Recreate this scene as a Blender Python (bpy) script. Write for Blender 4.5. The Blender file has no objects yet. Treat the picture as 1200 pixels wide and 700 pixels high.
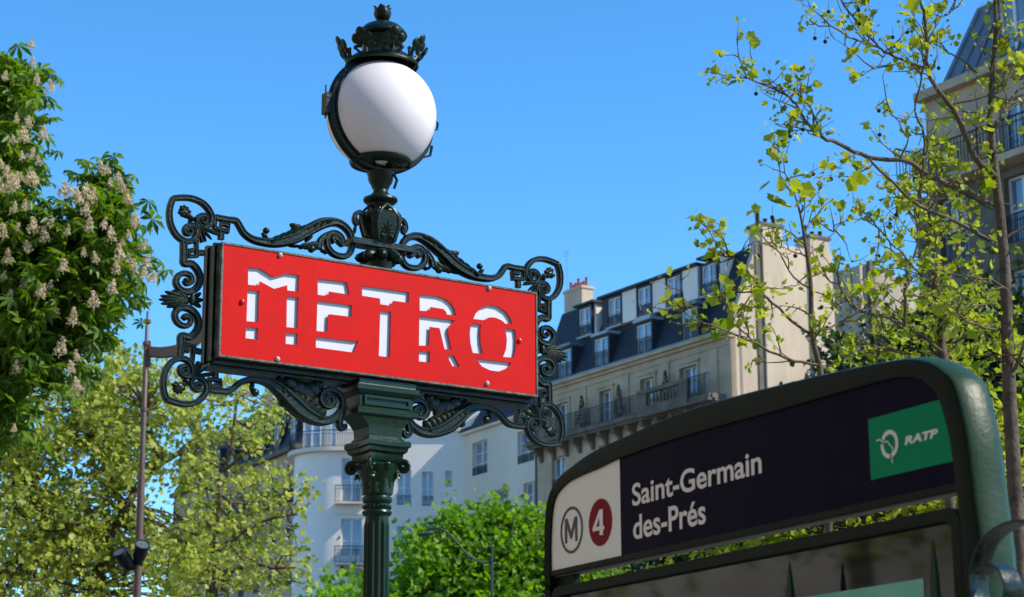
import bpy, bmesh, math, random
import numpy as np
from mathutils import Vector, Matrix, noise

random.seed(7)
rng = np.random.default_rng(11)
SC = bpy.context.scene
COL = SC.collection
R_ = math.radians

# ------------------------------------------------------------------ camera
EYE = np.array([0.0, 0.0, 1.6])
FPX = 2400.0                      # focal length in pixels of the 1200 px wide photograph
PITCH, ROLL = R_(13.857), R_(0.277)
cp, sp = math.cos(PITCH), math.sin(PITCH)
cr, sr = math.cos(ROLL), math.sin(ROLL)
MW = np.array([[cr, -sr, 0], [sr, cr, 0], [0, 0, 1]]) @ np.array([[1, 0, 0], [0, -sp, cp], [0, cp, sp]])
cam_data = bpy.data.cameras.new('camera')
cam = bpy.data.objects.new('camera', cam_data)
COL.objects.link(cam)
cam_data.sensor_width = 36.0
cam_data.lens = 36.0 * FPX / 1200.0
cam_data.clip_start = 0.05
cam_data.clip_end = 3000
cam_data.dof.use_dof = True
cam_data.dof.focus_distance = 7.6
cam_data.dof.aperture_fstop = 10.0
rx, ry, rz = MW[0], MW[1], -MW[2]
m4 = Matrix(((rx[0], ry[0], rz[0], EYE[0]), (rx[1], ry[1], rz[1], EYE[1]), (rx[2], ry[2], rz[2], EYE[2]), (0, 0, 0, 1)))
cam.matrix_world = m4
SC.camera = cam

# ------------------------------------------------------------------ light
SUN_AZ, SUN_EL = 102.0, 41.0
w = bpy.data.worlds.new('World')
SC.world = w
w.use_nodes = True
nt = w.node_tree
for n in list(nt.nodes):
    nt.nodes.remove(n)
sky = nt.nodes.new('ShaderNodeTexSky')
sky.sky_type = 'NISHITA'
sky.sun_disc = False
sky.sun_elevation = R_(SUN_EL)
sky.sun_rotation = R_(SUN_AZ)
sky.altitude = 2500
sky.air_density = 1.0
sky.dust_density = 0.0
sky.ozone_density = 3.5
bg = nt.nodes.new('ShaderNodeBackground')
bg.inputs['Strength'].default_value = 0.15
wo = nt.nodes.new('ShaderNodeOutputWorld')
hs_ = nt.nodes.new('ShaderNodeHueSaturation')
hs_.inputs['Saturation'].default_value = 1.24
hs_.inputs['Value'].default_value = 1.42
hs_.inputs['Hue'].default_value = 0.494
nt.links.new(sky.outputs[0], hs_.inputs['Color'])
nt.links.new(hs_.outputs[0], bg.inputs[0])
nt.links.new(bg.outputs[0], wo.inputs[0])
sl = bpy.data.lights.new('sun', 'SUN')
sl.energy = 4.2
sl.angle = R_(0.5)
sl.color = (1.0, 0.92, 0.80)
so = bpy.data.objects.new('sun', sl)
COL.objects.link(so)
sd = Vector((math.sin(R_(SUN_AZ)) * math.cos(R_(SUN_EL)), math.cos(R_(SUN_AZ)) * math.cos(R_(SUN_EL)), math.sin(R_(SUN_EL))))
so.rotation_euler = sd.to_track_quat('Z', 'Y').to_euler()
SC.view_settings.view_transform = 'Standard'
SC.view_settings.look = 'None'
SC.view_settings.exposure = 0.45
SC.view_settings.gamma = 1.0

# ------------------------------------------------------------------ geometry helpers
def ray(x, y):
    return MW.T @ np.array([(x - 600) / FPX, (350 - y) / FPX, 1.0])

def at(x, y, D):
    """point at distance D (metres north of the viewer) that the photograph shows at (x, y)"""
    d = ray(x, y)
    return EYE + d * (D / d[1])

class Frame:
    """vertical plane: u runs along azimuth az, z is world height, d comes out towards the street"""
    def __init__(s, P0, az):
        s.az = R_(az)
        s.U = np.array([math.sin(s.az), math.cos(s.az), 0.0])
        s.N = np.array([math.cos(s.az), -math.sin(s.az), 0.0])
        s.P0 = np.array([P0[0], P0[1], 0.0])
    def pt(s, u, z, d=0.0):
        return s.P0 + s.U * u + s.N * d + np.array([0, 0, z])
    def px(s, x, y, d=0.0):
        r = ray(x, y)
        q = s.P0 + s.N * d - EYE
        q[2] = 0
        P = EYE + r * ((s.N @ q) / (s.N @ r))
        return (float((P - s.P0) @ s.U), float(P[2]))
    def rot(s):
        return math.pi / 2 - s.az
    def shifted(s, u, d=0.0, daz=0.0):
        return Frame(s.pt(u, 0, d), math.degrees(s.az) + daz)

def smooth_path(pts, n=6, closed=False):
    P = [np.array(p, float) for p in pts]
    out = []
    m = len(P)
    rg = range(m) if closed else range(m - 1)
    for i in rg:
        if closed:
            a, b, c, d = P[(i - 1) % m], P[i], P[(i + 1) % m], P[(i + 2) % m]
        else:
            a, b, c, d = P[max(i - 1, 0)], P[i], P[i + 1], P[min(i + 2, m - 1)]
        for k in range(n):
            t = k / n
            out.append(0.5 * ((2 * b) + (c - a) * t + (2 * a - 5 * b + 4 * c - d) * t * t + (3 * b - a - 3 * c + d) * t ** 3))
    if not closed:
        out.append(P[-1])
    return out

class MB:
    def __init__(s):
        s.v, s.f = [], []
    def add(s, vs, fs):
        o = len(s.v)
        s.v += [tuple(map(float, p)) for p in vs]
        s.f += [tuple(i + o for i in f) for f in fs]
        return s
    def box(s, fr, u0, u1, z0, z1, d0, d1):
        vs = [fr.pt(u, z, d) for d in (d0, d1) for z in (z0, z1) for u in (u0, u1)]
        return s.add(vs, [(0, 1, 3, 2), (4, 6, 7, 5), (0, 4, 5, 1), (2, 3, 7, 6), (0, 2, 6, 4), (1, 5, 7, 3)])
    def prism(s, fr, poly, d0, d1):
        n = len(poly)
        vs = [fr.pt(u, z, d0) for u, z in poly] + [fr.pt(u, z, d1) for u, z in poly]
        return s.add(vs, [tuple(range(n)), tuple(range(2 * n - 1, n - 1, -1))] + [(i, (i + 1) % n, n + (i + 1) % n, n + i) for i in range(n)])
    def loft(s, rings, cap=True, closed=False):
        n = len(rings[0])
        vs = [p for r in rings for p in r]
        fs = []
        m = len(rings)
        for i in range(m if closed else m - 1):
            j = (i + 1) % m
            for k in range(n):
                l = (k + 1) % n
                fs.append((i * n + k, i * n + l, j * n + l, j * n + k))
        if cap and not closed:
            fs += [tuple(range(n)), tuple(range((m - 1) * n, m * n))]
        return s.add(vs, fs)
    def lathe(s, cx, cy, prof, n=24, a0=0.0, a1=2 * math.pi):
        full = abs(a1 - a0 - 2 * math.pi) < 1e-6
        m = n if full else n + 1
        vs = []
        for r, z in prof:
            for k in range(m):
                a = a0 + (a1 - a0) * k / n
                vs.append((cx + r * math.cos(a), cy + r * math.sin(a), z))
        fs = []
        for i in range(len(prof) - 1):
            for k in range(n):
                l = (k + 1) % m if full else k + 1
                fs.append((i * m + k, i * m + l, (i + 1) * m + l, (i + 1) * m + k))
        return s.add(vs, fs)
    def tube(s, pts, rad, n=6):
        P = [np.array(p, float) for p in pts]
        rings = []
        up = None
        for i, p in enumerate(P):
            t = P[min(i + 1, len(P) - 1)] - P[max(i - 1, 0)]
            t = t / (np.linalg.norm(t) + 1e-9)
            if up is None:
                up = np.array([0.3, 0.1, 1.0]) if abs(t[2]) < 0.9 else np.array([1.0, 0.2, 0.0])
            a = np.cross(t, up); a /= np.linalg.norm(a) + 1e-9
            b = np.cross(a, t)
            up = b
            r = rad[i] if hasattr(rad, '__len__') else rad
            rings.append([p + r * (math.cos(2 * math.pi * k / n) * a + math.sin(2 * math.pi * k / n) * b) for k in range(n)])
        return s.loft(rings)
    def ell(s, c, A, n=8, m=5):
        """ellipsoid with axis vectors A[0..2]"""
        c = np.array(c, float)
        vs = [c + A[2]]
        for i in range(1, m):
            th = math.pi * i / m
            for k in range(n):
                ph = 2 * math.pi * k / n
                vs.append(c + A[2] * math.cos(th) + math.sin(th) * (A[0] * math.cos(ph) + A[1] * math.sin(ph)))
        vs.append(c - A[2])
        fs = [(0, 1 + k, 1 + (k + 1) % n) for k in range(n)]
        for i in range(m - 2):
            for k in range(n):
                l = (k + 1) % n
                fs.append((1 + i * n + k, 1 + i * n + l, 1 + (i + 1) * n + l, 1 + (i + 1) * n + k))
        e = len(vs) - 1
        fs += [(e, 1 + (m - 2) * n + (k + 1) % n, 1 + (m - 2) * n + k) for k in range(n)]
        return s.add(vs, fs)
    def fell(s, fr, u, z, d, ru, rz, rd, ang=0.0, n=8, m=6):
        """ellipsoid on a frame: ru along ang (degrees), rz across, rd in depth"""
        c, q = math.cos(R_(ang)), math.sin(R_(ang))
        Z = np.array([0, 0, 1.0])
        A = [(fr.U * c + Z * q) * ru, fr.N * rd, (-fr.U * q + Z * c) * rz]
        return s.ell(fr.pt(u, z, d), [A[1], A[2], A[0]], n, m)
    def data(s, name, mat, smooth=False, angle=35):
        me = bpy.data.meshes.new(name)
        me.from_pydata(s.v, [], s.f)
        bm = bmesh.new(); bm.from_mesh(me)
        bmesh.ops.recalc_face_normals(bm, faces=bm.faces)
        if smooth:
            for f in bm.faces:
                f.smooth = True
            lim = R_(angle)
            for e in bm.edges:
                if len(e.link_faces) == 2 and e.link_faces[0].normal.length > 0 and e.link_faces[1].normal.length > 0:
                    if e.calc_face_angle(0) > lim:
                        e.smooth = False
        bm.to_mesh(me); bm.free()
        if isinstance(mat, (list, tuple)):
            for x in mat: me.materials.append(x)
        else:
            me.materials.append(mat)
        return me
    def build(s, name, mat, parent=None, smooth=False, angle=35, kind=None):
        """world coordinates -> object under its thing"""
        off = np.zeros(3) if parent is None else root_off(parent)
        s.v = [(a - off[0], b - off[1], c - off[2]) for a, b, c in s.v]
        o = bpy.data.objects.new(name, s.data(name, mat, smooth, angle))
        COL.objects.link(o)
        if parent is not None: o.parent = parent
        if kind: o['kind'] = kind
        return o

def root_off(p):
    off = np.zeros(3)
    while p is not None:
        off += np.array(p.location); p = p.parent
    return off

def empty(name, loc, label, cat, group=None):
    o = bpy.data.objects.new(name, None)
    COL.objects.link(o)
    o.location = tuple(map(float, loc))
    o.empty_display_size = 0.2
    o['label'] = label; o['category'] = cat
    if group: o['group'] = group
    return o

def place(name, me, parent, P, rz=0.0, sc=(1, 1, 1), rot=None):
    """object sharing a mesh, at world point P, under its (unrotated, unscaled) parent"""
    o = bpy.data.objects.new(name, me)
    COL.objects.link(o)
    off = root_off(parent) if parent is not None else np.zeros(3)
    o.location = tuple(map(float, np.array(P) - off))
    o.rotation_euler = rot if rot is not None else (0, 0, rz)
    o.scale = sc
    if parent is not None: o.parent = parent
    return o

# ------------------------------------------------------------------ materials
def mat(name, col, rough=0.6, spec=0.5, metal=0.0, var=0.0, vscale=3.0, col2=None, bump=0.0, bscale=40.0, stretch=None, coat=0.0, detail=5.0, thr=None):
    m = bpy.data.materials.new(name)
    m.use_nodes = True
    n, l = m.node_tree.nodes, m.node_tree.links
    b = n['Principled BSDF']
    b.inputs['Base Color'].default_value = (*col, 1)
    b.inputs['Roughness'].default_value = rough
    b.inputs['Specular IOR Level'].default_value = spec
    b.inputs['Metallic'].default_value = metal
    b.inputs['Coat Weight'].default_value = coat
    b.inputs['Coat Roughness'].default_value = 0.08
    tc = n.new('ShaderNodeTexCoord')
    src = tc.outputs['Object']
    if stretch:
        mp = n.new('ShaderNodeMapping'); mp.inputs['Scale'].default_value = stretch
        l.new(src, mp.inputs['Vector']); src = mp.outputs[0]
    if var > 0 or col2:
        c2 = col2 or tuple(c * (1 - var) for c in col)
        nz = n.new('ShaderNodeTexNoise'); nz.inputs['Scale'].default_value = vscale; nz.inputs['Detail'].default_value = detail
        nz.inputs['Roughness'].default_value = 0.65
        cr_ = n.new('ShaderNodeValToRGB')
        lo, hi = thr or (0.35, 0.68)
        cr_.color_ramp.elements[0].position = lo; cr_.color_ramp.elements[1].position = hi
        cr_.color_ramp.elements[0].color = (*c2, 1); cr_.color_ramp.elements[1].color = (*col, 1)
        l.new(src, nz.inputs['Vector']); l.new(nz.outputs['Fac'], cr_.inputs[0]); l.new(cr_.outputs[0], b.inputs['Base Color'])
    if bump > 0:
        nb = n.new('ShaderNodeTexNoise'); nb.inputs['Scale'].default_value = bscale; nb.inputs['Detail'].default_value = 4
        bp = n.new('ShaderNodeBump'); bp.inputs['Strength'].default_value = bump; bp.inputs['Distance'].default_value = 0.01
        l.new(src, nb.inputs['Vector']); l.new(nb.outputs['Fac'], bp.inputs['Height']); l.new(bp.outputs[0], b.inputs['Normal'])
    return m

def leafmat(name, c1, c2, c3, trans=0.45, rough=0.5):
    m = bpy.data.materials.new(name); m.use_nodes = True
    n, l = m.node_tree.nodes, m.node_tree.links
    b = n['Principled BSDF']; b.inputs['Roughness'].default_value = rough; b.inputs['Specular IOR Level'].default_value = 0.35
    g = n.new('ShaderNodeNewGeometry')
    oi = n.new('ShaderNodeObjectInfo')
    ad = n.new('ShaderNodeMath'); ad.operation = 'ADD'
    fr = n.new('ShaderNodeMath'); fr.operation = 'FRACT'
    l.new(g.outputs['Random Per Island'], ad.inputs[0]); l.new(oi.outputs['Random'], ad.inputs[1]); l.new(ad.outputs[0], fr.inputs[0])
    r = n.new('ShaderNodeValToRGB')
    e = r.color_ramp.elements
    e[0].color = (*c1, 1); e[1].color = (*c3, 1); e[1].position = 1.0
    k = r.color_ramp.elements.new(0.5); k.color = (*c2, 1)
    l.new(fr.outputs[0], r.inputs[0]); l.new(r.outputs[0], b.inputs['Base Color'])
    t = n.new('ShaderNodeBsdfTranslucent')
    hs = n.new('ShaderNodeHueSaturation'); hs.inputs['Saturation'].default_value = 1.1; hs.inputs['Value'].default_value = 1.42
    l.new(r.outputs[0], hs.inputs['Color']); l.new(hs.outputs[0], t.inputs['Color'])
    mx = n.new('ShaderNodeMixShader'); mx.inputs[0].default_value = trans
    l.new(b.outputs[0], mx.inputs[1]); l.new(t.outputs[0], mx.inputs[2])
    l.new(mx.outputs[0], n['Material Output'].inputs['Surface'])
    return m

M = {}
M['iron'] = mat('dark green iron', (0.005, 0.018, 0.008), 0.34, 0.3, var=0.5, vscale=9, bump=0.25, bscale=60)
M['column'] = mat('green column paint', (0.005, 0.028, 0.009), 0.3, 0.3, var=0.4, vscale=7, bump=0.2, bscale=50)
M['lip'] = mat('worn grey green lip', (0.10, 0.125, 0.095), 0.55, 0.4, col2=(0.02, 0.035, 0.02), vscale=30, bump=0.3, bscale=90, thr=(0.38, 0.55))
M['red'] = mat('red enamel', (0.62, 0.006, 0.003), 0.45, 0.10, col2=(0.52, 0.007, 0.004), vscale=5.5, bump=0.03, bscale=6)
M['white_sheet'] = mat('white backing', (0.66, 0.68, 0.73), 0.5, 0.2, var=0.05, vscale=8)
M['rivet'] = mat('pale rivet', (0.55, 0.52, 0.49), 0.4, 0.4, var=0.4, vscale=60)
M['red_rivet'] = mat('red rivet', (0.60, 0.01, 0.01), 0.25, 0.6)
M['globe'] = mat('opal glass', (0.80, 0.75, 0.74), 0.28, 0.3, var=0.03, vscale=5)
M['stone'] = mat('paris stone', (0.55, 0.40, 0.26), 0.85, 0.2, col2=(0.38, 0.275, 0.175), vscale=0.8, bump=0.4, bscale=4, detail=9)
M['stone_dark'] = mat('dark stone', (0.20, 0.165, 0.12), 0.85, 0.2, col2=(0.11, 0.09, 0.065), vscale=1.2, bump=0.4, bscale=4, detail=9)  # darker brown stone, tone varied by noise
M['render'] = mat('cream render', (0.62, 0.49, 0.35), 0.9, 0.15, col2=(0.47, 0.36, 0.25), vscale=0.6, bump=0.3, bscale=3, stretch=(1, 1, 0.35), detail=9)
M['render_dirty'] = mat('streaked render', (0.47, 0.385, 0.28), 0.9, 0.15, col2=(0.32, 0.27, 0.22), vscale=0.6, bump=0.3, bscale=3, stretch=(1, 1, 0.3), detail=9)
M['white_wall'] = mat('pale plaster', (0.83, 0.75, 0.655), 0.9, 0.15, col2=(0.74, 0.665, 0.575), vscale=0.35, bump=0.2, bscale=3, stretch=(1, 1, 0.4), detail=9)
M['cream_wall'] = mat('light cream plaster', (0.74, 0.635, 0.50), 0.9, 0.15, col2=(0.64, 0.545, 0.43), vscale=0.4, bump=0.2, bscale=3, stretch=(1, 1, 0.4), detail=9)
M['slate'] = mat('dark slate', (0.027, 0.030, 0.038), 0.65, 0.35, col2=(0.016, 0.02, 0.028), vscale=2.5, bump=0.5, bscale=9, stretch=(1, 1, 3))
M['zinc'] = mat('grey zinc', (0.19, 0.205, 0.23), 0.5, 0.5, metal=0.25, var=0.25, vscale=1.2, bump=0.1, bscale=3)
M['zinc_light'] = mat('light zinc', (0.42, 0.44, 0.46), 0.55, 0.4, metal=0.2, var=0.2, vscale=1.5)
M['winframe'] = mat('white window frame', (0.70, 0.69, 0.66), 0.5, 0.4, var=0.08, vscale=3)
M['pane'] = mat('window glass', (0.055, 0.085, 0.13), 0.05, 1.0, col2=(0.20, 0.24, 0.30), vscale=0.5, coat=1.0, stretch=(1, 1, .5), thr=(0.40, 0.62), detail=2)
M['black_iron'] = mat('black wrought iron', (0.012, 0.013, 0.016), 0.5, 0.4)
M['clay'] = mat('red clay pots', (0.42, 0.085, 0.05), 0.8, 0.2, var=0.4, vscale=6)
M['pole_brown'] = mat('brown lamp pole', (0.13, 0.085, 0.062), 0.45, 0.4, var=0.2, vscale=5)
M['bark'] = mat('grey brown bark', (0.15, 0.12, 0.085), 0.9, 0.2, col2=(0.07, 0.052, 0.036), vscale=12, bump=0.8, bscale=30)
M['twig'] = mat('twig bark', (0.17, 0.13, 0.085), 0.9, 0.2, var=0.4, vscale=20)
M['seed'] = mat('brown seed ball', (0.035, 0.022, 0.014), 0.9, 0.2)
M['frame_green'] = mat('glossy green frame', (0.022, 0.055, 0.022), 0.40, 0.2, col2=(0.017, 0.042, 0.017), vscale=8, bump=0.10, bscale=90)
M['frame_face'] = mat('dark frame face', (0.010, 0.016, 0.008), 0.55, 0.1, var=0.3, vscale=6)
M['navy'] = mat('navy enamel', (0.006, 0.005, 0.020), 0.3, 0.02, col2=(0.012, 0.007, 0.020), vscale=9, stretch=(1, 1, .3), coat=0.0)
M['sign_white'] = mat('sign white', (0.88, 0.83, 0.72), 0.35, 0.2, var=0.03, vscale=4)
M['sign_text'] = mat('sign lettering', (0.82, 0.75, 0.67), 0.5, 0.1)
M['ink'] = mat('dark navy ink', (0.010, 0.012, 0.022), 0.35, 0.4)
M['maroon'] = mat('maroon line disc', (0.24, 0.003, 0.014), 0.4, 0.05)
M['ratp_green'] = mat('sign green', (0.0, 0.25, 0.10), 0.4, 0.05, var=0.04, vscale=6)
M['map_green'] = mat('pale green map sheet', (0.10, 0.42, 0.27), 0.4, 0.4, col2=(0.20, 0.52, 0.40), vscale=6)
M['case_glass'] = mat('dark display glass', (0.012, 0.010, 0.009), 0.04, 0.6)
M['bar_grey'] = mat('brown grey bar', (0.10, 0.09, 0.075), 0.5, 0.4, var=0.3, vscale=7)
M['asphalt'] = mat('asphalt', (0.05, 0.05, 0.052), 0.9, 0.2, var=0.3, vscale=8, bump=0.3, bscale=80)
M['paving'] = mat('paving', (0.22, 0.21, 0.19), 0.85, 0.2, var=0.25, vscale=2)
M['kerb'] = mat('granite kerb', (0.28, 0.27, 0.25), 0.8, 0.2, var=0.2, vscale=6)
M['grey_stone'] = mat('weathered grey stone', (0.50, 0.46, 0.40), 0.85, 0.2, col2=(0.22, 0.20, 0.175), vscale=.5, bump=.3, bscale=4)
M['lamp_grey'] = mat('dark lamp paint', (0.05, 0.06, 0.055), 0.5, 0.3)
M['lens'] = mat('lamp lens', (0.10, 0.12, 0.11), 0.08, 0.8)
M['leaf_plane'] = leafmat('young plane leaf', (0.27, 0.33, 0.030), (0.42, 0.44, 0.060), (0.15, 0.23, 0.020), 0.5)
M['leaf_olive'] = leafmat('olive plane leaf', (0.28, 0.35, 0.040), (0.50, 0.53, 0.12), (0.12, 0.18, 0.018), 0.5)
M['leaf_bright'] = leafmat('bright green leaf', (0.15, 0.29, 0.020), (0.23, 0.40, 0.035), (0.08, 0.19, 0.012), 0.5)
M['leaf_chestnut'] = leafmat('chestnut leaf', (0.10, 0.19, 0.018), (0.17, 0.28, 0.028), (0.055, 0.115, 0.012), 0.45, 0.4)
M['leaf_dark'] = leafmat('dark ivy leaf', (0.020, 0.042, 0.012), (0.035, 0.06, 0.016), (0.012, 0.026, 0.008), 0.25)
M['petal'] = leafmat('cream blossom', (0.60, 0.51, 0.33), (0.74, 0.66, 0.48), (0.48, 0.37, 0.21), 0.4, 0.7)

# ------------------------------------------------------------------ ground, road, pavement
def sheet(name, poly, z0, z1, m):
    mb = MB()
    n = len(poly)
    mb.add([(x, y, z0) for x, y in poly] + [(x, y, z1) for x, y in poly],
           [tuple(range(n)), tuple(range(n, 2 * n))] + [(i, (i + 1) % n, n + (i + 1) % n, n + i) for i in range(n)])
    return mb.build(name, m, kind='structure')
sheet('ground', [(-1500, -600), (1500, -600), (1500, 2000), (-1500, 2000)], -0.5, -0.15, M['paving'])
sheet('road', [(-90, 13), (90, 13), (90, 27), (-90, 27)], -0.149, -0.13, M['asphalt'])
sheet('pavement', [(-90, -8), (90, -8), (90, 12.7), (-90, 12.7)], -0.149, 0.0, M['paving'])
sheet('kerb', [(-90, 12.7), (90, 12.7), (90, 13.0), (-90, 13.0)], -0.149, 0.003, M['kerb'])

# ================================================================== METRO SIGN POST
S = Frame((-0.6115, 9.125), 55.765)
DM = -0.10                                    # the ironwork stands in the middle of the box's depth
def T(fr, pts, ox=0, oy=0, s=1.0, d=0.0):
    return [fr.px(ox + x / s, oy + y / s, d) for x, y in pts]
AXU = S.px(441, 660, DM)[0]
AX = S.pt(AXU, 0, DM)
PXM = FPX / float((AX - EYE)[1])              # pixels per metre at the post
def ZP(y):                                    # world height the photograph shows at row y on the post's axis
    return S.px(441 + (690 - y) * 0.0085, y, DM)[1]

post = empty('metro_sign_post', (AX[0], AX[1], 0), 'dark green cast iron post carrying the red METRO sign and a white globe lamp', 'metro sign')

SEC = [(-1, -.6), (-1, .6), (-.72, 1), (-.45, 1), (-.3, .78), (.3, .78), (.45, 1), (.72, 1), (1, .6), (1, -.6), (.7, -1), (-.7, -1)]
SECR = [(math.cos(2 * math.pi * k / 9), math.sin(2 * math.pi * k / 9)) for k in range(9)]
def sweep(mb, fr, path, rad, dd, dc=DM, sec=SEC, sm=5):
    """iron bar following path (u, z[, radius factor]) in a frame"""
    rad *= 1.3; dd *= 1.15
    P = smooth_path(path, sm) if sm else [np.array(p, float) for p in path]
    rings = []
    for i, p in enumerate(P):
        t = P[min(i + 1, len(P) - 1)][:2] - P[max(i - 1, 0)][:2]
        t = t / (np.linalg.norm(t) + 1e-9)
        nrm = np.array([-t[1], t[0]])
        k = p[2] if len(p) > 2 else 1.0
        rings.append([fr.pt(p[0] + nrm[0] * a * rad * k, p[1] + nrm[1] * a * rad * k, dc + b * dd * (0.55 + 0.45 * k)) for a, b in sec])
    mb.loft(rings)

# ---- corners of the red plate
TL, TR = S.px(263, 286), S.px(628, 345)
BL, BR = S.px(257, 416), S.px(628, 463)
UL, UR = (TL[0] + BL[0]) / 2, (TR[0] + BR[0]) / 2
ZT, ZB = (TL[1] + TR[1]) / 2, (BL[1] + BR[1]) / 2
UC, ZC = (UL + UR) / 2, (ZT + ZB) / 2

# sign box: a body with stepped mouldings and a front lip
mb = MB()
mb.box(S, UL + 0.004, UR - 0.004, ZB + 0.004, ZT - 0.004, -0.175, -0.030)
mb.build('box_body', M['iron'], post)
def ring_frame(mb, fr, u0, u1, z0, z1, wd, d0, d1):
    mb.box(fr, u0 - wd, u1 + wd, z1, z1 + wd, d0, d1)
    mb.box(fr, u0 - wd, u1 + wd, z0 - wd, z0, d0, d1)
    mb.box(fr, u0 - wd, u0, z0, z1, d0, d1)
    mb.box(fr, u1, u1 + wd, z0, z1, d0, d1)
mb = MB()
ring_frame(mb, S, UL, UR, ZB, ZT, 0.0085, -0.024, 0.004)
mb.build('front_lip', M['lip'], post)
mb = MB()
for wd, d0, d1 in ((0.013, -0.050, -0.0245), (0.020, -0.075, -0.053), (0.014, -0.118, -0.078), (0.022, -0.150, -0.121), (0.012, -0.176, -0.153)):
    ring_frame(mb, S, UL + 0.003, UR - 0.003, ZB + 0.003, ZT - 0.003, wd, d0, d1)
mb.box(S, UL - .012, UR + .012, ZB - .042, ZB - .0205, -.172, -.075)
mb.box(S, UL - .004, UR + .004, ZB - .030, ZB - .0195, -.0745, -.045)
mb.build('box_moulding', M['iron'], post)
mb = MB(); mb.box(S, UL + .002, UR - .002, ZB + .002, ZT - .002, -0.030, -0.0125)
mb.build('white_backing', M['white_sheet'], post)

# red plate with the lettering cut out of it
z6 = lambda p: T(S, p, 280, 300, 5.383)
z7 = lambda p: T(S, p, 460, 320, 5.383)
z3 = lambda p: T(S, p, 240, 270, 3.0)
LET = [
 z6([(58, 75), (135, 80), (220, 135), (305, 112), (380, 122), (375, 225), (305, 218), (305, 185), (222, 208), (132, 160), (127, 188), (58, 182)]),
 z6([(55, 215), (128, 222), (122, 418), (48, 412)]), z6([(45, 450), (121, 455), (118, 528), (42, 520)]),
 z6([(303, 255), (375, 262), (370, 455), (300, 450)]), z6([(297, 485), (370, 490), (367, 562), (295, 555)]),
 z6([(497, 145), (665, 164), (682, 170), (697, 248), (668, 240), (568, 225), (566, 240), (548, 252), (497, 245)]),
 z6([(495, 282), (713, 312), (710, 385), (570, 368), (562, 375), (557, 480), (490, 474)]),
 z6([(487, 510), (735, 540), (755, 533), (725, 610), (485, 578)]),
 z3([(553, 195), (718, 218), (717, 255), (662, 248), (656, 262), (650, 265), (617, 260), (616, 240), (553, 230)]),
 z3([(617, 283), (655, 287), (651, 447), (612, 442)]),
 z7([(172, 135), (290, 148), (335, 164), (370, 193), (390, 225), (400, 268), (342, 262), (338, 245), (322, 228), (240, 215), (232, 242), (172, 238)]),
 z7([(170, 272), (392, 300), (352, 345), (348, 370), (372, 485), (328, 480), (297, 348), (235, 340), (230, 460), (167, 458)]),
 z7([(168, 493), (235, 497), (235, 565), (167, 558)]), z7([(343, 517), (387, 520), (425, 592), (377, 588)]),
 z7([(510, 290), (525, 255), (560, 220), (615, 203), (665, 212), (715, 245), (743, 285), (755, 322), (712, 320), (690, 300), (650, 282), (612, 280), (575, 298)]),
 z7([(495, 320), (558, 326), (553, 380), (556, 440), (570, 510), (507, 505), (491, 440), (488, 380)]),
 z7([(712, 350), (772, 357), (779, 410), (776, 480), (765, 535), (698, 530), (717, 480), (722, 420)]),
 z7([(525, 540), (752, 568), (722, 602), (670, 622), (615, 614), (565, 590)]),
]
def filled(name, fr, loops, d0, thick, m, parent):
    """a plate with holes, filled by the even-odd rule and extruded"""
    cu = bpy.data.curves.new(name, 'CURVE'); cu.dimensions = '2D'; cu.fill_mode = 'BOTH'; cu.extrude = thick / 2
    for lp in loops:
        sp_ = cu.splines.new('POLY'); sp_.points.add(len(lp) - 1); sp_.use_cyclic_u = True
        for i, (u, z) in enumerate(lp): sp_.points[i].co = (u, z, 0, 1)
    return curve_obj(name, cu, fr, 0, 0, d0 - thick / 2, m, parent)
def curve_obj(name, cu, fr, u, z, d, m, parent):
    tmp = bpy.data.objects.new(name + '_tmp', cu); COL.objects.link(tmp)
    dg = bpy.context.evaluated_depsgraph_get()
    me = bpy.data.meshes.new_from_object(tmp.evaluated_get(dg))
    bpy.data.objects.remove(tmp); 
    me.name = name
    if not me.materials: me.materials.append(m)
    else: me.materials[0] = m
    X, Z = Vector(fr.U), Vector((0, 0, 1))
    Nn = Vector(fr.N)
    P = fr.pt(u, z, d) - (root_off(parent) if parent is not None else 0)
    me.transform(Matrix(((X.x, Z.x, Nn.x, P[0]), (X.y, Z.y, Nn.y, P[1]), (X.z, Z.z, Nn.z, P[2]), (0, 0, 0, 1))))
    o = bpy.data.objects.new(name, me); COL.objects.link(o)
    if parent is not None: o.parent = parent
    return o
plate = filled('red_plate', S, [[(UL, ZB), (UR, ZB), (UR, ZT), (UL, ZT)]] + LET, 0.0, 0.003, M['red'], post)
plate['label'] = 'red enamel plate with METRO cut through it in stencil letters'
rv = MB()
for k in range(1):
    fr0 = Frame((0, 0), 90)
    rv.lathe(0, 0, [(0.012, 0), (0.012, 0.004), (0.0085, 0.010), (0.001, 0.013)], 12)
rvm = rv.data('rivet', M['rivet'], True); rvr = rvm.copy(); rvr.materials[0] = M['red_rivet']
for x, y, mm in ((328, 299, rvm), (573, 338, rvm), (325, 421, rvm), (570.5, 449.5, rvm), (283.5, 354, rvr), (608.5, 399.5, rvr)):
    u, z = S.px(x, y)
    q = Vector(S.N).to_track_quat('Z', 'Y').to_euler()
    place('rivet', mm, post, S.pt(u, z, 0.0), rot=q)

# ---- ironwork traced once, then mirrored across the sign's two axes
MU = AXU                                       # vertical axis of the post
def variants(fr_fn, name, sides, m='iron'):
    """sides: list of (mirror u, mirror z)"""
    for mu, mz in sides:
        mb = MB()
        g = lambda p, mu=mu, mz=mz: [((2 * UC - q[0]) if mu else q[0], (2 * ZC - q[1]) if mz else q[1]) + tuple(q[2:]) for q in p]
        fr_fn(mb, g)
        mb.build(name, M[m], post, True, 40)

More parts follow.
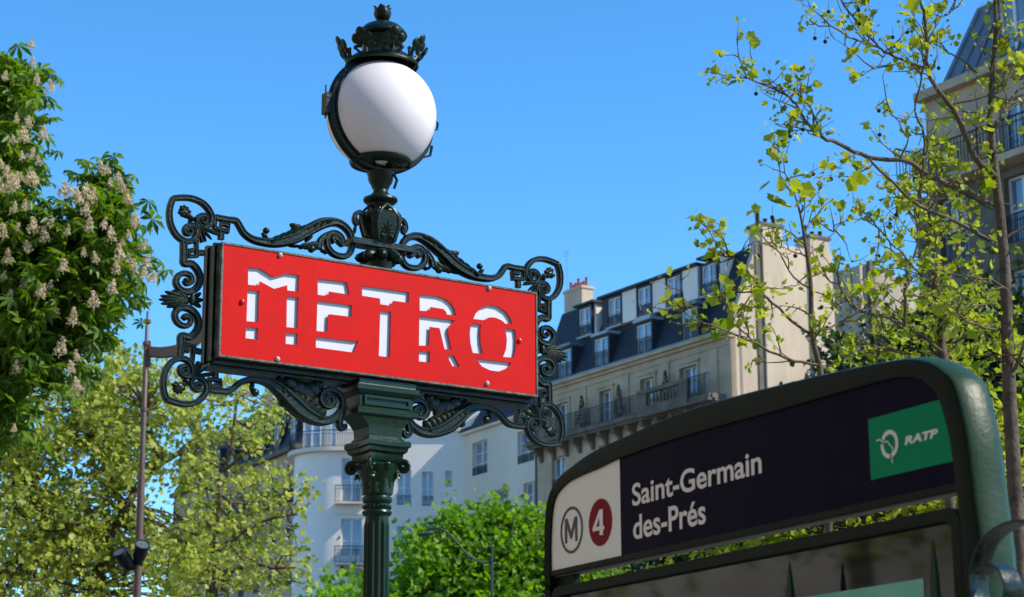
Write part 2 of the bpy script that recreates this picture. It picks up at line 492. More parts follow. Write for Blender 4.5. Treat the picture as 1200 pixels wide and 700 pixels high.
def lobe(mb, p0, p1, wid, dd, dc=DM):
    """slender petal between two points"""
    c = (np.array(p0) + np.array(p1)) / 2; v = np.array(p1) - np.array(p0)
    L = np.linalg.norm(v)
    mb.fell(S, c[0], c[1], dc, L / 2, wid * .62, dd, math.degrees(math.atan2(v[1], v[0])), 7, 6)

# corner cartouche, traced at the upper left
c1 = lambda p: T(S, p, 190, 220, 8.75, DM)
def with_r(pts, rs):
    return [(p[0], p[1], rs[min(i, len(rs) - 1)]) for i, p in enumerate(pts)]
def cartouche(mb, g):
    A = [(285, 445), (262, 440), (270, 418), (305, 425), (312, 455), (285, 485), (240, 470), (228, 425), (262, 388), (318, 388), (355, 430), (348, 495), (300, 545), (228, 548), (150, 495), (95, 405), (73, 305), (80, 200), (112, 112)]
    B = [(112, 112), (200, 104), (300, 112), (395, 150), (465, 215), (508, 305), (492, 375), (430, 412), (370, 390), (352, 335), (385, 290), (440, 290), (462, 330), (440, 365), (405, 350), (405, 322), (430, 318)]
    sweep(mb, S, with_r(g(c1(A)), [.6] * 6 + [.85] * 5 + [1.05]), 0.0095, 0.016)
    sweep(mb, S, with_r(g(c1(B)), [1.05] * 7 + [.85] * 5 + [.6]), 0.0095, 0.016)
    for x, y in ((285, 442), (425, 335)):
        u, z = g(c1([(x, y)]))[0]; mb.fell(S, u, z, DM + .006, .009, .009, .017)
    # bud with petals
    q = g(c1([(325, 335), (225, 260), (175, 190), (215, 180), (255, 200), (290, 250), (150, 265), (180, 300), (340, 310), (265, 350)]))
    mb.fell(S, *q[1], DM, .030, .021, .020, math.degrees(math.atan2(q[2][1] - q[0][1], q[2][0] - q[0][0])))
    lobe(mb, q[0], q[1], .022, .016)
    for k, wd in ((2, .016), (3, .016), (4, .018), (5, .018), (6, .016), (7, .018)):
        lobe(mb, q[1], q[k], wd, .012, DM + .008)
    lobe(mb, q[8], q[9], .016, .02)
    # ribs fanning down to the box corner
    r = g(c1([(375, 410), (575, 500), (500, 545), (440, 565), (560, 470)]))
    for k in (1, 2, 3, 4):
        lobe(mb, r[0], r[k], .012, .012, DM + .012)
    b = g(c1([(375, 430), (420, 560)]))
    sweep(mb, S, b, .010, .014, sm=0)
variants(cartouche, 'corner_scroll', [(0, 0), (1, 0), (0, 1), (1, 1)])

# ornament on the short sides
c2 = lambda p: T(S, p, 180, 290, 5.83, DM)
def side(mb, g):
    mid = c2([(240, 352)])[0][1]
    up = [(205, -40), (205, 60), (207, 108), (262, 116), (302, 165), (315, 222), (292, 278), (240, 305), (185, 292), (152, 245), (165, 198), (208, 178), (252, 196), (258, 238), (222, 250), (208, 226)]
    P = g(c2(up))
    sweep(mb, S, with_r(P, [1.0] * 8 + [.95, .9, .85, .8, .75, .7, .65]), 0.012, 0.016)
    lo = [(p[0], 2 * ZC - p[1]) for p in P]
    sweep(mb, S, with_r(lo, [1.0] * 8 + [.95, .9, .85, .8, .75, .7, .65]), 0.012, 0.016)
    for q in (g(c2([(215, 228)]))[0],):
        for zz in (q[1], 2 * ZC - q[1]):
            mb.fell(S, q[0], zz, DM + .006, .012, .012, .018)
    o = g(c2([(255, 352)]))[0]; o = (o[0], ZC)
    for tx, ty in ((70, 292), (38, 322), (28, 348), (42, 378), (82, 402), (120, 284), (125, 408)):
        e = g(c2([(tx, ty)]))[0]
        e = (e[0], ZC + (e[1] - mid))
        lobe(mb, o, e, .020, .016, DM + .004)
    for tx, ty in ((325, 300), (340, 350), (325, 402)):
        e = g(c2([(tx, ty)]))[0]; e = (e[0], ZC + (e[1] - mid))
        lobe(mb, o, e, .020, .014)
    mb.fell(S, o[0], ZC, DM + .012, .016, .026, .016)
    # square key brackets at both ends
    for sg in (1, -1):
        K = g(c2([(205, -38), (290, -38), (290, 62), (238, 62), (238, 22), (262, 22)]))
        K = K if sg > 0 else [(p[0], 2 * ZC - p[1]) for p in K]
        sweep(mb, S, K, .0085, .015, sm=0)
        K = g(c2([(280, 38), (345, 38)])); K = K if sg > 0 else [(p[0], 2 * ZC - p[1]) for p in K]
        sweep(mb, S, K, .010, .012, sm=0)
variants(side, 'side_scroll', [(0, 0), (1, 0)])

# long wave with key bracket, acanthus stem and big volute (traced at the upper right)
c5 = lambda p: T(S, p, 460, 260, 7.5, DM)
def wave(mb, g, low=False):
    st = [(222, 292), (200, 305), (185, 285), (200, 255), (235, 250), (262, 285), (250, 330), (205, 350), (158, 325), (148, 280), (165, 238), (205, 225)]
    P = [(228, 296), (222, 275), (200, 268), (180, 290), (195, 320), (232, 322), (258, 290), (245, 248), (205, 228), (165, 245), (150, 285)]
    sp_ = g(c5([(216, 300), (232, 285), (222, 262), (196, 262), (180, 285), (150, 300), (160, 245), (205, 220), (255, 240), (282, 300), (275, 360), (235, 400), (180, 408), (120, 390), (80, 335), (72, 250), (95, 180), (140, 140), (200, 128), (270, 150), (350, 200), (450, 290), (540, 375), (640, 440), (730, 480), (850, 500), (930, 475), (975, 415), (1000, 392), (1060, 405), (1150, 418)]))
    rs = [1.1, 1.1, 1.05, 1.0, .95, .9, .9, .9, .9, .95, 1, 1, 1, 1, 1, 1.05, 1.1, 1.2, 1.3, 1.6, 2.0, 2.0, 2.0, 1.8, 1.5, 1.2, 1.05, 1, 1, 1, 1]
    sweep(mb, S, with_r(sp_, rs), 0.0105, 0.0165)
    # leaf lobes wound round the stem
    for k in range(9):
        t = k / 8
        x = 265 + 430 * t; y = 150 + 300 * t - 12 * math.sin(math.pi * t)
        a, b = g(c5([(x - 25, y - 48), (x + 52, y + 52)]))
        lobe(mb, a, b, .021, .024, DM + .006)
    a, b, c, d = g(c5([(480, 290), (585, 275), (575, 310), (540, 262)]))
    lobe(mb, a, b, .026, .018); lobe(mb, a, c, .024, .018); lobe(mb, a, d, .022, .016)
    # ball curl
    a, b, c = g(c5([(765, 392), (750, 460), (800, 420)]))
    mb.fell(S, a[0], a[1], DM, .016, .016, .018)
    lobe(mb, c, b, .018, .014)
    # secondary leaf under the stem
    sweep(mb, S, with_r(g(c5([(235, 222), (290, 262), (335, 330), (350, 400)])), [.5, .9, 1.2, 1.4]), .009, .014)
    for x0, y0, x1, y1, wd in ((340, 340, 400, 430, .03), (360, 350, 470, 440, .026), (420, 380, 510, 452, .022), (480, 425, 590, 462, .012), (400, 300, 460, 380, .02), (330, 400, 300, 420, .012), (270, 400, 305, 425, .016), (380, 400, 430, 446, .03)):
        a, b = g(c5([(x0, y0), (x1, y1)]))
        lobe(mb, a, b, wd, .018)
    # key bracket
    K = g(c5([(1150, 418), (1152, 505), (1055, 500), (1052, 448), (1108, 456)]))
    sweep(mb, S, K, .0085, .015, sm=0)
    K = g(c5([(1102, 500), (1102, 580)])); sweep(mb, S, K, .011, .012, sm=0)
MIRA = [(1, 0)]
def mirror_post(fn):
    """right half traced; left half mirrored about the post (the box is centred on it)"""
    return fn
variants(wave, 'crest_scroll', [(0, 0), (1, 0)])

# lower scrolls, traced at the lower left
c8 = lambda p: T(S, p, 260, 430, 7.5, DM)
def lower(mb, g):
    st = [(935, 300), (915, 290), (930, 262), (968, 272), (980, 315), (945, 350), (895, 335), (868, 285), (890, 228), (945, 200), (1010, 225), (1052, 290), (1050, 370), (1000, 440), (920, 475), (830, 465), (740, 420), (660, 360), (590, 290), (510, 210), (430, 150), (340, 120), (240, 115), (160, 140), (100, 190), (50, 215), (-40, 212), (-110, 200)]
    rs = [.6, .7, .8, .9, 1, 1, 1.1, 1.1, 1.1, 1.1, 1.1, 1.1, 1.1, 1.3, 1.5, 1.9, 2.4, 2.7, 2.6, 2.2, 1.7, 1.2, 1.1, 1.0, 1, 1, 1, 1]
    sweep(mb, S, with_r(g(c8(st)), rs), 0.0105, 0.0165)
    sweep(mb, S, with_r(g(c8([(1060, 340), (1048, 400), (1035, 460), (1030, 510), (1050, 545), (1078, 530), (1070, 505)])), [1.6, 1.5, 1.3, 1.2, 1.0, .9, .7]), .0095, .015)
    q = g(c8([(1052, 525)]))[0]; mb.fell(S, q[0], q[1], DM, .019, .017, .018)
    for k in range(8):
        t = k / 7
        x = 520 + 330 * t; y = 225 + 215 * t
        a, b = g(c8([(x + 52, y - 70), (x - 30, y + 48)])); lobe(mb, a, b, .036, .024, DM + .006)
    a, b, c = g(c8([(560, 300), (500, 330), (520, 350)])); lobe(mb, a, b, .03, .018); lobe(mb, a, c, .024, .018)
    q = g(c8([(290, 225)]))[0]; mb.fell(S, q[0], q[1], DM, .020, .019, .018)
    a, b = g(c8([(270, 130), (255, 220)])); lobe(mb, a, b, .02, .014)
    for x0, y0, x1, y1, wd in ((580, 150, 760, 250, .05), (690, 140, 800, 310, .05), (640, 120, 720, 260, .05), (760, 120, 850, 270, .045), (540, 100, 660, 190, .045), (820, 110, 880, 200, .04), (480, 90, 560, 180, .03), (620, 90, 800, 130, .03), (700, 240, 860, 380, .022), (430, 110, 540, 150, .02)):
        a, b = g(c8([(x0, y0), (x1, y1)])); lobe(mb, a, b, wd, .02)
    K = g(c8([(-110, 200), (-112, 110), (-20, 122), (-18, 172), (-70, 164)])); sweep(mb, S, K, .0085, .015, sm=0)
    K = g(c8([(-60, 110), (-60, 50)])); sweep(mb, S, K, .011, .012, sm=0)
variants(lower, 'bracket_scroll', [(0, 0), (1, 0)])

# ---- pedestal between box and column, capital, column
ZBOT = ZB - 0.02
def sq(mb, hu, hd, z0, z1):
    mb.box(S, AXU - hu, AXU + hu, z0, z1, DM - hd, DM + hd)
def frustum(mb, rings):
    """square rings (hu, hd, z)"""
    mb.loft([[S.pt(AXU - hu, z, DM - hd), S.pt(AXU + hu, z, DM - hd), S.pt(AXU + hu, z, DM + hd), S.pt(AXU - hu, z, DM + hd)] for hu, hd, z in rings])
mb = MB()
za, zb, zc, zd, ze, zf = ZP(456), ZP(462), ZP(464), ZP(483), ZP(490), ZP(518)
frustum(mb, [(.150, .088, ZBOT), (.150, .088, za), (.164, .098, za - .006), (.164, .098, zb - .004), (.150, .088, zc - .012), (.140, .078, zc - .02), (.140, .078, zd + .012), (.150, .088, zd), (.158, .094, zd - .006), (.156, .092, ze), (.130, .080, ze - .012), (.105, .075, ze - .035), (.088, .072, ze - .06), (.084, .070, zf + .015), (.095, .082, zf)])
mb.build('pedestal_block', M['column'], post, True, 25)
mb = MB()
ring_frame(mb, S, AXU - .110, AXU + .110, zd + .022, zc - .032, .012, DM + .078, DM + .088)
mb.build('block_panel_moulding', M['column'], post)
# capital: concave abacus, volutes, acanthus leaves
def star(r, cc, z, n=6):
    """square with hollowed sides"""
    out = []
    for s4 in range(4):
        a = R_(45 + 90 * s4)
        c0 = np.array([math.cos(a), math.sin(a)]) * r
        a2 = R_(135 + 90 * s4)
        c1_ = np.array([math.cos(a2), math.sin(a2)]) * r
        for k in range(n):
            t = k / n
            p = c0 * (1 - t) + c1_ * t
            p = p * (1 - cc * math.sin(math.pi * t))
            out.append(S.pt(AXU + p[0], z, DM + p[1]))
    return out
mb = MB()
zt = ZP(519)
mb.loft([star(.150, .12, zt), star(.158, .12, zt - .008), star(.158, .12, zt - .026), star(.145, .14, zt - .034), star(.140, .14, zt - .050), star(.122, .16, zt - .060), star(.118, .16, zt - .085), star(.098, .12, zt - .10), star(.095, .1, zt - .12)])
mb.build('abacus', M['column'], post, True, 30)
mb = MB()
zn = ZP(582)
mb.lathe(AX[0], AX[1], [(.098, zt - .11), (.088, zt - .15), (.072, zt - .19), (.062, zt - .22), (.058, zn + .01), (.058, zn)], 24)
mb.build('capital_bell', M['column'], post, True, 50)
for s4 in range(4):
    mb = MB()
    a = R_(45 + 90 * s4)
    dv = S.U * math.cos(a) + S.N * math.sin(a)
    sv = np.cross(dv, [0, 0, 1])
    Zv = np.array([0, 0, 1.0])
    base = np.array([AX[0], AX[1], 0])
    zc_ = zt - .118
    # volute: a spiral bar in the diagonal plane
    path, rad = [], []
    for i in range(26):
        th = i * .42
        rr = .030 * math.exp(-.11 * th)
        path.append(base + dv * (.122 + rr * math.sin(th)) + Zv * (zc_ + rr * math.cos(th)))
        rad.append(.010 * math.exp(-.05 * th))
    path = [base + dv * .075 + Zv * (zc_ - .01), base + dv * .095 + Zv * (zc_ + .022)] + path
    rad = [.012, .012] + rad
    mb.tube(path, rad, 8)
    mb.ell(base + dv * .122 + Zv * zc_, [dv * .010, sv * .022, Zv * .010])
    mb.build('volute', M['column'], post, True, 50)
for k in range(8):
    mb = MB()
    a = R_(45 * k)
    dv = S.U * math.cos(a) + S.N * math.sin(a); sv = np.cross(dv, [0, 0, 1]); Zv = np.array([0, 0, 1.0])
    base = np.array([AX[0], AX[1], 0])
    h = .15 if k % 2 == 0 else .10
    rings = []
    for i in range(8):
        t = i / 7
        ro = .062 + .012 * t + .034 * max(0, t - .55) ** 1.2 * 2.2
        wv = .026 * (1 - .5 * t) * (1 + .22 * math.sin(i * 2.6))
        zz = zn + .008 + h * (t if t < .9 else .9 - (t - .9) * 2)
        c = base + dv * ro + Zv * zz
        rings.append([c - sv * wv, c - sv * wv * .5 + dv * .008, c + dv * .012, c + sv * wv * .5 + dv * .008, c + sv * wv, c - dv * .006])
    mb.loft(rings)
    mb.ell(base + dv * .094 + Zv * (zn + .008 + h * .86), [dv * .013, sv * .020, Zv * .012])
    mb.build('acanthus_leaf', M['column'], post, True, 45)
mb = MB()
zr = [ZP(583), ZP(589), ZP(592), ZP(598), ZP(600), ZP(604)]
mb.lathe(AX[0], AX[1], [(.052, zr[0] + .006), (.066, zr[0]), (.070, zr[1] + .012), (.066, zr[1]), (.056, zr[2] + .004), (.056, zr[3] - .01), (.066, zr[4] + .002), (.069, zr[5] + .010), (.064, zr[5]), (.054, zr[5] - .006)], 32)
mb.build('neck_rings', M['column'], post, True, 40)
bd = MB(); bd.ell((0, 0, 0), [np.array([.0075, 0, 0]), np.array([0, .0075, 0]), np.array([0, 0, .0085])], 7, 5)
bdm = bd.data('bead', M['column'], True)
for k in range(22):
    a = 2 * math.pi * k / 22
    place('bead', bdm, post, (AX[0] + .060 * math.cos(a), AX[1] + .060 * math.sin(a), (zr[2] + zr[3]) / 2))
# fluted shaft
mb = MB()
nfl = 14
rings = []
ztop = zr[5] - .004
for z, k in ((ztop, .93), (ztop - .02, .93), (ztop - .045, 1.0), (1.4, 1.06), (.75, 1.10), (.74, 1.10)):
    ring = []
    for i in range(nfl * 6):
        a = 2 * math.pi * i / (nfl * 6)
        ph = (i % 6) / 6
        fl = (0 if ph in (0,) else math.sin(math.pi * ph)) if z < ztop - .03 else 0
        r = .0575 * k * (1 - .17 * max(0, fl) ** .7)
        ring.append(np.array([AX[0] + r * math.cos(a), AX[1] + r * math.sin(a), z]))
    rings.append(ring)
mb.loft(rings)
mb.build('fluted_shaft', M['column'], post, True, 60)
mb = MB()
mb.lathe(AX[0], AX[1], [(.07, .76), (.085, .74), (.085, .70), (.07, .68), (.09, .60), (.10, .30), (.13, .26), (.15, .20), (.16, .10), (.20, .08), (.20, 0.001)], 28)
mb.build('post_base', M['column'], post, True, 30)

# ---- vase above the box
Zs = lambda y: ZP(y)
mb = MB()
for k in range(8):                             # ribbed foot
    a = 2 * math.pi * k / 8 + .2
    c = np.array([AX[0] + .066 * math.cos(a), AX[1] + .066 * math.sin(a), Zs(302)])
    dv = np.array([math.cos(a), math.sin(a), 0.0]); sv = np.array([-math.sin(a), math.cos(a), 0.0])
    mb.ell(c, [dv * .052, sv * .030, np.array([0, 0, .030]) - dv * .014])
mb.lathe(AX[0], AX[1], [(.03, Zs(294)), (.05, Zs(297)), (.065, Zs(303)), (.06, Zs(309)), (.05, ZT - .03)], 20)
mb.build('shell_foot', M['iron'], post, True, 50)
mb = MB()
zp1 = Zs(288.5)
mb.box(S, AXU - .168, AXU + .168, zp1 - .016, zp1 + .012, DM - .045, DM + .045)
mb.build('vase_plate', M['iron'], post)
def sqring(h, z, ch=.25):
    o = []
    for cu_, cd_ in ((1, 1), (-1, 1), (-1, -1), (1, -1)):
        pts = [(h * cu_, h * cd_ * (1 - ch)), (h * cu_ * (1 - ch), h * cd_)]
        if cu_ * cd_ < 0: pts = pts[::-1]
        o += pts
    return [S.pt(AXU + a, z, DM + b) for a, b in o]
mb = MB()
mb.loft([sqring(.052, zp1 + .01), sqring(.060, Zs(282)), sqring(.067, Zs(275)), sqring(.074, Zs(265)), sqring(.080, Zs(256)), sqring(.081, Zs(253)), sqring(.072, Zs(250)), sqring(.054, Zs(248), .35), sqring(.048, Zs(244), .45)])
mb.build('vase_body', M['iron'], post, True, 30)
for s4 in range(4):                            # palmette relief with pointed arch on each face
    F4 = Frame(AX, 55.765 + 90 * s4)
    mb = MB()
    h = .064
    def L4(p0, p1, wd, dd=.007):
        c = ((p0[0] + p1[0]) / 2, (p0[1] + p1[1]) / 2); v = (p1[0] - p0[0], p1[1] - p0[1]); h = .060 + .018 * (c[1] - Zs(284)) / (Zs(254) - Zs(284))
        mb.fell(F4, c[0], c[1], h, math.hypot(*v) / 2, wd / 2, dd, math.degrees(math.atan2(v[1], v[0])), 6, 5)
    z0 = Zs(276)
    for an, L in ((90, .075), (62, .066), (118, .066), (36, .052), (144, .052), (10, .038), (170, .038)):
        L4((0, z0), (math.cos(R_(an)) * L, z0 + math.sin(R_(an)) * L), .013)
    for sg in (1, -1):
        mb.fell(F4, sg * .022, Zs(280.5), h, .014, .014, .008); mb.fell(F4, sg * .022, Zs(280.5), h + .006, .006, .006, .006)
        mb.tube([F4.pt(sg * .040, Zs(284), .058), F4.pt(sg * .058, Zs(266), .073), F4.pt(sg * .052, Zs(256), .080), F4.pt(sg * .028, Zs(248), .072), F4.pt(0, Zs(242.5), .056)], .0065, 6)
    mb.build('palmette', M['iron'], post, True, 50)
# hooks either side of the vase
for sg in (1, -1):
    mb = MB()
    pth = [(AXU + sg * .060, Zs(276)), (AXU + sg * .085, Zs(264)), (AXU + sg * .094, Zs(257)), (AXU + sg * .112, Zs(253)), (AXU + sg * .132, Zs(256)), (AXU + sg * .140, Zs(263)), (AXU + sg * .128, Zs(268)), (AXU + sg * .118, Zs(264))]
    sweep(mb, S, with_r(pth, [1.6, 1.2, .9, .9, .9, .9, .8, .7]), .0085, .013)
    mb.fell(S, AXU + sg * .126, Zs(263), DM, .015, .015, .016)
    lobe(mb, (AXU + sg * .132, Zs(268)), (AXU + sg * .142, Zs(281)), .014, .012)
    mb.build('vase_hook', M['iron'], post, True, 40)
mb = MB()
mb.lathe(AX[0], AX[1], [(.044, Zs(249)), (.060, Zs(246.5)), (.062, Zs(244)), (.052, Zs(242)), (.054, Zs(240)), (.074, Zs(238)), (.082, Zs(235.5)), (.080, Zs(233)), (.060, Zs(231)), (.046, Zs(228.5)), (.036, Zs(226)), (.034, Zs(222)), (.042, Zs(219)), (.055, Zs(214)), (.060, Zs(210))], 32)
mb.build('stem_collar', M['iron'], post, True, 40)

# ---- globe and its carrier
GC = np.array([AX[0], AX[1], Zs(135.5)])
axpx = 441 + (690 - 135.5) * .0085
GR = .262
mb = MB()
prof = [(GR * math.sin(math.pi * i / 36), GC[2] + GR * math.cos(math.pi * i / 36)) for i in range(37)]
prof[0] = (.0005, prof[0][1]); prof[-1] = (.0005, prof[-1][1])
mb.lathe(GC[0], GC[1], prof, 56)
gl = mb.build('globe', M['globe'], post, True, 80)
gl['label'] = 'white opal glass globe'
# meridian band in the plane of the sign
mb = MB()
rings = []
NB = 72
for i in range(NB):
    a = 2 * math.pi * i / NB
    dr = S.U * math.cos(a) + np.array([0, 0, 1.0]) * math.sin(a)
    sec = [(GR * .985, -.040), (GR + .004, -.040), (GR + .004, -.026), (GR + .020, -.022), (GR + .026, -.012), (GR + .018, 0), (GR + .026, .012), (GR + .020, .022), (GR + .004, .026), (GR + .004, .040), (GR * .985, .040)]
    rings.append([GC + dr * r + S.N * d for r, d in sec])
mb.loft(rings, closed=True)
mb.build('globe_band', M['iron'], post, True, 35)
# lower cup with an open window
mb = MB()
def cup(a0, a1, n, lo, hi):
    o = []
    for i in range(5):
        t = lo + (hi - lo) * i / 4
        th = math.pi - t
        o.append(t)
    pr = [((GR + .010) * math.sin(t), GC[2] - (GR + .010) * math.cos(t)) for t in o]
    pi_ = [((GR + .001) * math.sin(t), GC[2] - (GR + .001) * math.cos(t)) for t in reversed(o)]
    mb.lathe(GC[0], GC[1], pr + pi_ + [pr[0]], n, a0, a1)
va = math.atan2(-GC[1], -GC[0])                # direction back to the viewer
cup(0, 2 * math.pi, 40, .36, .545)
for k in range(4):
    m0 = va + .05 + R_(90 * k)
    cup(m0 + .40, m0 + R_(90) - .40, 8, .20, .36)
mb.lathe(GC[0], GC[1], [((GR + .011) * math.sin(.50), GC[2] - (GR + .011) * math.cos(.50)), ((GR + .028) * math.sin(.52), GC[2] - (GR + .022) * math.cos(.52)), ((GR + .022) * math.sin(.56), GC[2] - (GR + .014) * math.cos(.56)), ((GR + .002) * math.sin(.57), GC[2] - (GR + .002) * math.cos(.57))], 40)
mb.lathe(GC[0], GC[1], [(.066, Zs(203)), (.062, Zs(206.5)), (.056, Zs(211)), (.048, Zs(216)), (.040, Zs(221))], 32)
mb.build('globe_cup', M['iron'], post, True, 35)
# small latch, pins and a side lever
mb = MB()
GL = Frame(GC, 55.765)
mb.box(GL, -GR - .045, -GR - .018, GC[2] - .045, GC[2] + .055, -.030, .018)
mb.tube([GL.pt(-GR - .040, GC[2] - .07, .0), GL.pt(-GR - .040, GC[2] + .095, .0)], .004, 6)
mb.build('latch', M['iron'], post)
mb = MB()
mb.tube([GL.pt(GR + .028, GC[2] - .02, 0), GL.pt(GR + .050, GC[2] - .01, 0), GL.pt(GR + .055, GC[2] + .02, 0), GL.pt(GR + .035, GC[2] + .03, 0)], .006, 6)
mb.tube([GL.pt(GR - .028, GC[2] - .165, .0), GL.pt(GR + .012, GC[2] - .150, .0), GL.pt(GR + .022, GC[2] - .10, .0)], .007, 6)
mb.tube([GL.pt(.045, Zs(206), .05), GL.pt(.06, Zs(212), .05), GL.pt(.045, Zs(222), .05)], .007, 6)
mb.build('hinge_pin', M['iron'], post)

# ---- crown
mb = MB()
mb.lathe(GC[0], GC[1], [(.168, Zs(79.5)), (.176, Zs(78)), (.172, Zs(75)), (.150, Zs(70)), (.125, Zs(66.5)), (.105, Zs(64)), (.097, Zs(62)), (.097, Zs(46)), (.104, Zs(45)), (.117, Zs(44)), (.121, Zs(42)), (.119, Zs(40)), (.105, Zs(36)), (.085, Zs(31.5)), (.055, Zs(28)), (.022, Zs(26)), (.020, Zs(24)), (.001, Zs(24))], 40)
mb.lathe(GC[0], GC[1], [(.150, Zs(79)), (.140, Zs(74)), (.05, Zs(70)), (.001, Zs(70))], 40)
mb.build('crown_cap', M['iron'], post, True, 35)
for k in range(6):                             # tulip finial
    mb = MB()
    a = 2 * math.pi * k / 6 + .4
    dv = np.array([math.cos(a), math.sin(a), 0.0]); sv = np.array([-math.sin(a), math.cos(a), 0.0]); Zv = np.array([0, 0, 1.0])
    b = np.array([GC[0], GC[1], 0])
    rings = []
    for t, ro, wv in ((0, .010, .008), (.2, .030, .017), (.5, .038, .021), (.75, .034, .019), (.92, .036, .011), (1.0, .043, .003)):
        c = b + dv * ro + Zv * (Zs(25) + (Zs(8) - Zs(25)) * t)
        rings.append([c - sv * wv, c + dv * .006, c + sv * wv, c - dv * .010])
    mb.loft(rings)
    mb.build('finial_petal', M['iron'], post, True, 50)
mb = MB(); mb.ell((GC[0], GC[1], Zs(14)), [np.array([.024, 0, 0]), np.array([0, .024, 0]), np.array([0, 0, .038])], 8, 6)
mb.build('finial_bud', M['iron'], post, True)
NC = 8
for k in range(NC):                            # clover leaves standing on the rim
    a = 2 * math.pi * (k + .36) / NC + va
    F8 = Frame(np.array([GC[0] + .155 * math.cos(a), GC[1] + .155 * math.sin(a)]), math.degrees(-a) + 0)
    # F8: N points outwards
    F8.N = np.array([math.cos(a), math.sin(a), 0]); F8.U = np.array([-math.sin(a), math.cos(a), 0])
    mb = MB()
    z0 = Zs(74); 
    lean = lambda h_: .35 * h_ + .30 * h_ * h_ / .1
    def lb(u, h_, r, th=.007):
        mb.ell(F8.pt(u, z0 + h_, lean(h_) * 1.0 + .01), [F8.U * r, F8.N * th, np.array([0, 0, r]) + F8.N * r * .4], 8, 6)
    mb.tube([F8.pt(0, z0 - .012, .0), F8.pt(0, z0 + .03, .006), F8.pt(0, z0 + .055, .016)], [.014, .010, .008], 6)
    lb(0, .084, .025, .011); lb(.032, .062, .024, .011); lb(-.032, .062, .024, .011); lb(.021, .038, .017, .010); lb(-.021, .038, .017, .010); lb(0, .060, .026, .014)
    for sg in (1, -1):
        mb.tube([F8.pt(sg * .008, z0 - .01, .0), F8.pt(sg * .030, z0 + .006, .01), F8.pt(sg * .044, z0 + .022, .014)], [.008, .007, .006], 6)
        mb.ell(F8.pt(sg * .048, z0 + .030, .016), [F8.U * .012, F8.N * .007, np.array([0, 0, .013])], 7, 5)
        mb.ell(F8.pt(sg * .036, z0 + .038, .014), [F8.U * .008, F8.N * .006, np.array([0, 0, .010])], 7, 5)
    mb.build('crown_leaf', M['iron'], post, True, 50)

# ================================================================== STATION NAME SIGN
K = Frame(at(1020, 500, 3.8), 153.44)
ko = K.pt(K.px(900, 600)[0], 0, -.03)
st = empty('station_sign', (ko[0], ko[1], 0), 'green framed station sign reading Saint-Germain des-Prés with a map case below the name', 'station sign')
OP = [(635.7, 684), (637.7, 618), (641.6, 584), (653, 561), (671, 545.7), (692.5, 530.5), (727, 514), (789, 487), (850, 468), (900, 455), (958, 441), (1025, 427), (1062, 421.5), (1086, 425), (1103, 435), (1117, 452), (1131, 507), (1139, 571), (1146, 623)]
IP = [(645, 690), (646.7, 633), (650.6, 589), (663.4, 569), (681, 558.6), (702, 549.6), (735, 534.5), (795, 514), (855, 496.5), (903, 484), (960, 467.5), (1025, 449.5), (1057, 442.5), (1079, 444), (1092, 452.5), (1103, 468), (1115, 511), (1122.6, 564), (1128, 610)]
O = [K.px(x, y, .010) for x, y in OP]; I = [K.px(x, y, 0) for x, y in IP]
O[0] = (O[1][0], O[0][1]); I[0] = (I[1][0], I[0][1])
uR, uRi = O[-1][0], I[-1][0]
uL, uLi = O[0][0], I[0][0]
zl_, zr_ = O[0][1], O[-1][1]
O = [(uL, 0.0), (uL, .9), (uL, zl_ - .12)] + O + [(uR + .002, zr_ - .05), (uR + .003, zr_ - .12), (uR + .003, .9), (uR + .003, 0.0)]
I = [(uLi, 0.0), (uLi, .9), (uLi, zl_ - .12)] + I + [(uRi, zr_ - .05), (uRi, zr_ - .12), (uRi, .9), (uRi, 0.0)]
Os, Is = smooth_path(O, 6), smooth_path(I, 6)
mb = MB(); rings = []
for i, (o, q) in enumerate(zip(Os, Is)):
    t = Os[min(i + 1, len(Os) - 1)] - Os[max(i - 1, 0)]; t = t / np.linalg.norm(t)
    n_ = np.array([-t[1], t[0]])                    # points outwards (path runs clockwise seen from the street)
    if n_ @ (o - q) < 0: n_ = -n_
    pr = [(q, 0, -.012), (q, 0, .006), (q * .12 + o * .88, 0, .0105), (o, 0, .008), (o, .003, .002), (o, .0065, -.012), (o, .008, -.032), (o, .0065, -.052), (o, .001, -.066), (o * .7 + q * .3, 0, -.074), (q, 0, -.070)]
    rings.append([K.pt(a[0] + n_[0] * e, a[1] + n_[1] * e, d) for a, e, d in pr])
mb.loft(rings)
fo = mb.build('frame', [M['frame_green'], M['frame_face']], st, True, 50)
nsec = 11
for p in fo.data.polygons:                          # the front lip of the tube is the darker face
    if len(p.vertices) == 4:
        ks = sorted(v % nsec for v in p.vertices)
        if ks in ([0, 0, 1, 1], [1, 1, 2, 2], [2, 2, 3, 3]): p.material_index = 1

# header panels: navy and white
def top_at(u, pts):
    for a, b in zip(pts[:-1], pts[1:]):
        if a[0] <= u <= b[0]: return a[1] + (b[1] - a[1]) * (u - a[0]) / (b[0] - a[0] + 1e-9)
    return pts[-1][1]
pbl, pbr = K.px(646.7, 669), K.px(1123.4, 566.5)
ZPB = (pbl[1] + pbr[1]) / 2
arch = [tuple(q) for q in Is if q[1] > ZPB]
udiv = K.px(727, 595)[0]
left = [q for q in arch if q[0] < udiv]; right = [q for q in arch if q[0] > udiv]
zdiv = (left[-1][1] + right[0][1]) / 2
mb = MB(); mb.prism(K, [(udiv, ZPB), (left[0][0], ZPB)] + left + [(udiv, zdiv)], -.012, 0)
mb.build('white_panel', M['sign_white'], st)
mb = MB(); mb.prism(K, [(right[-1][0], ZPB), (udiv, ZPB), (udiv, zdiv)] + right, -.012, 0)
navy = mb.build('name_panel', M['navy'], st)
mb = MB(); mb.prism(K, [(arch[-1][0], ZPB), (arch[0][0], ZPB)] + arch, -.045, -.014)
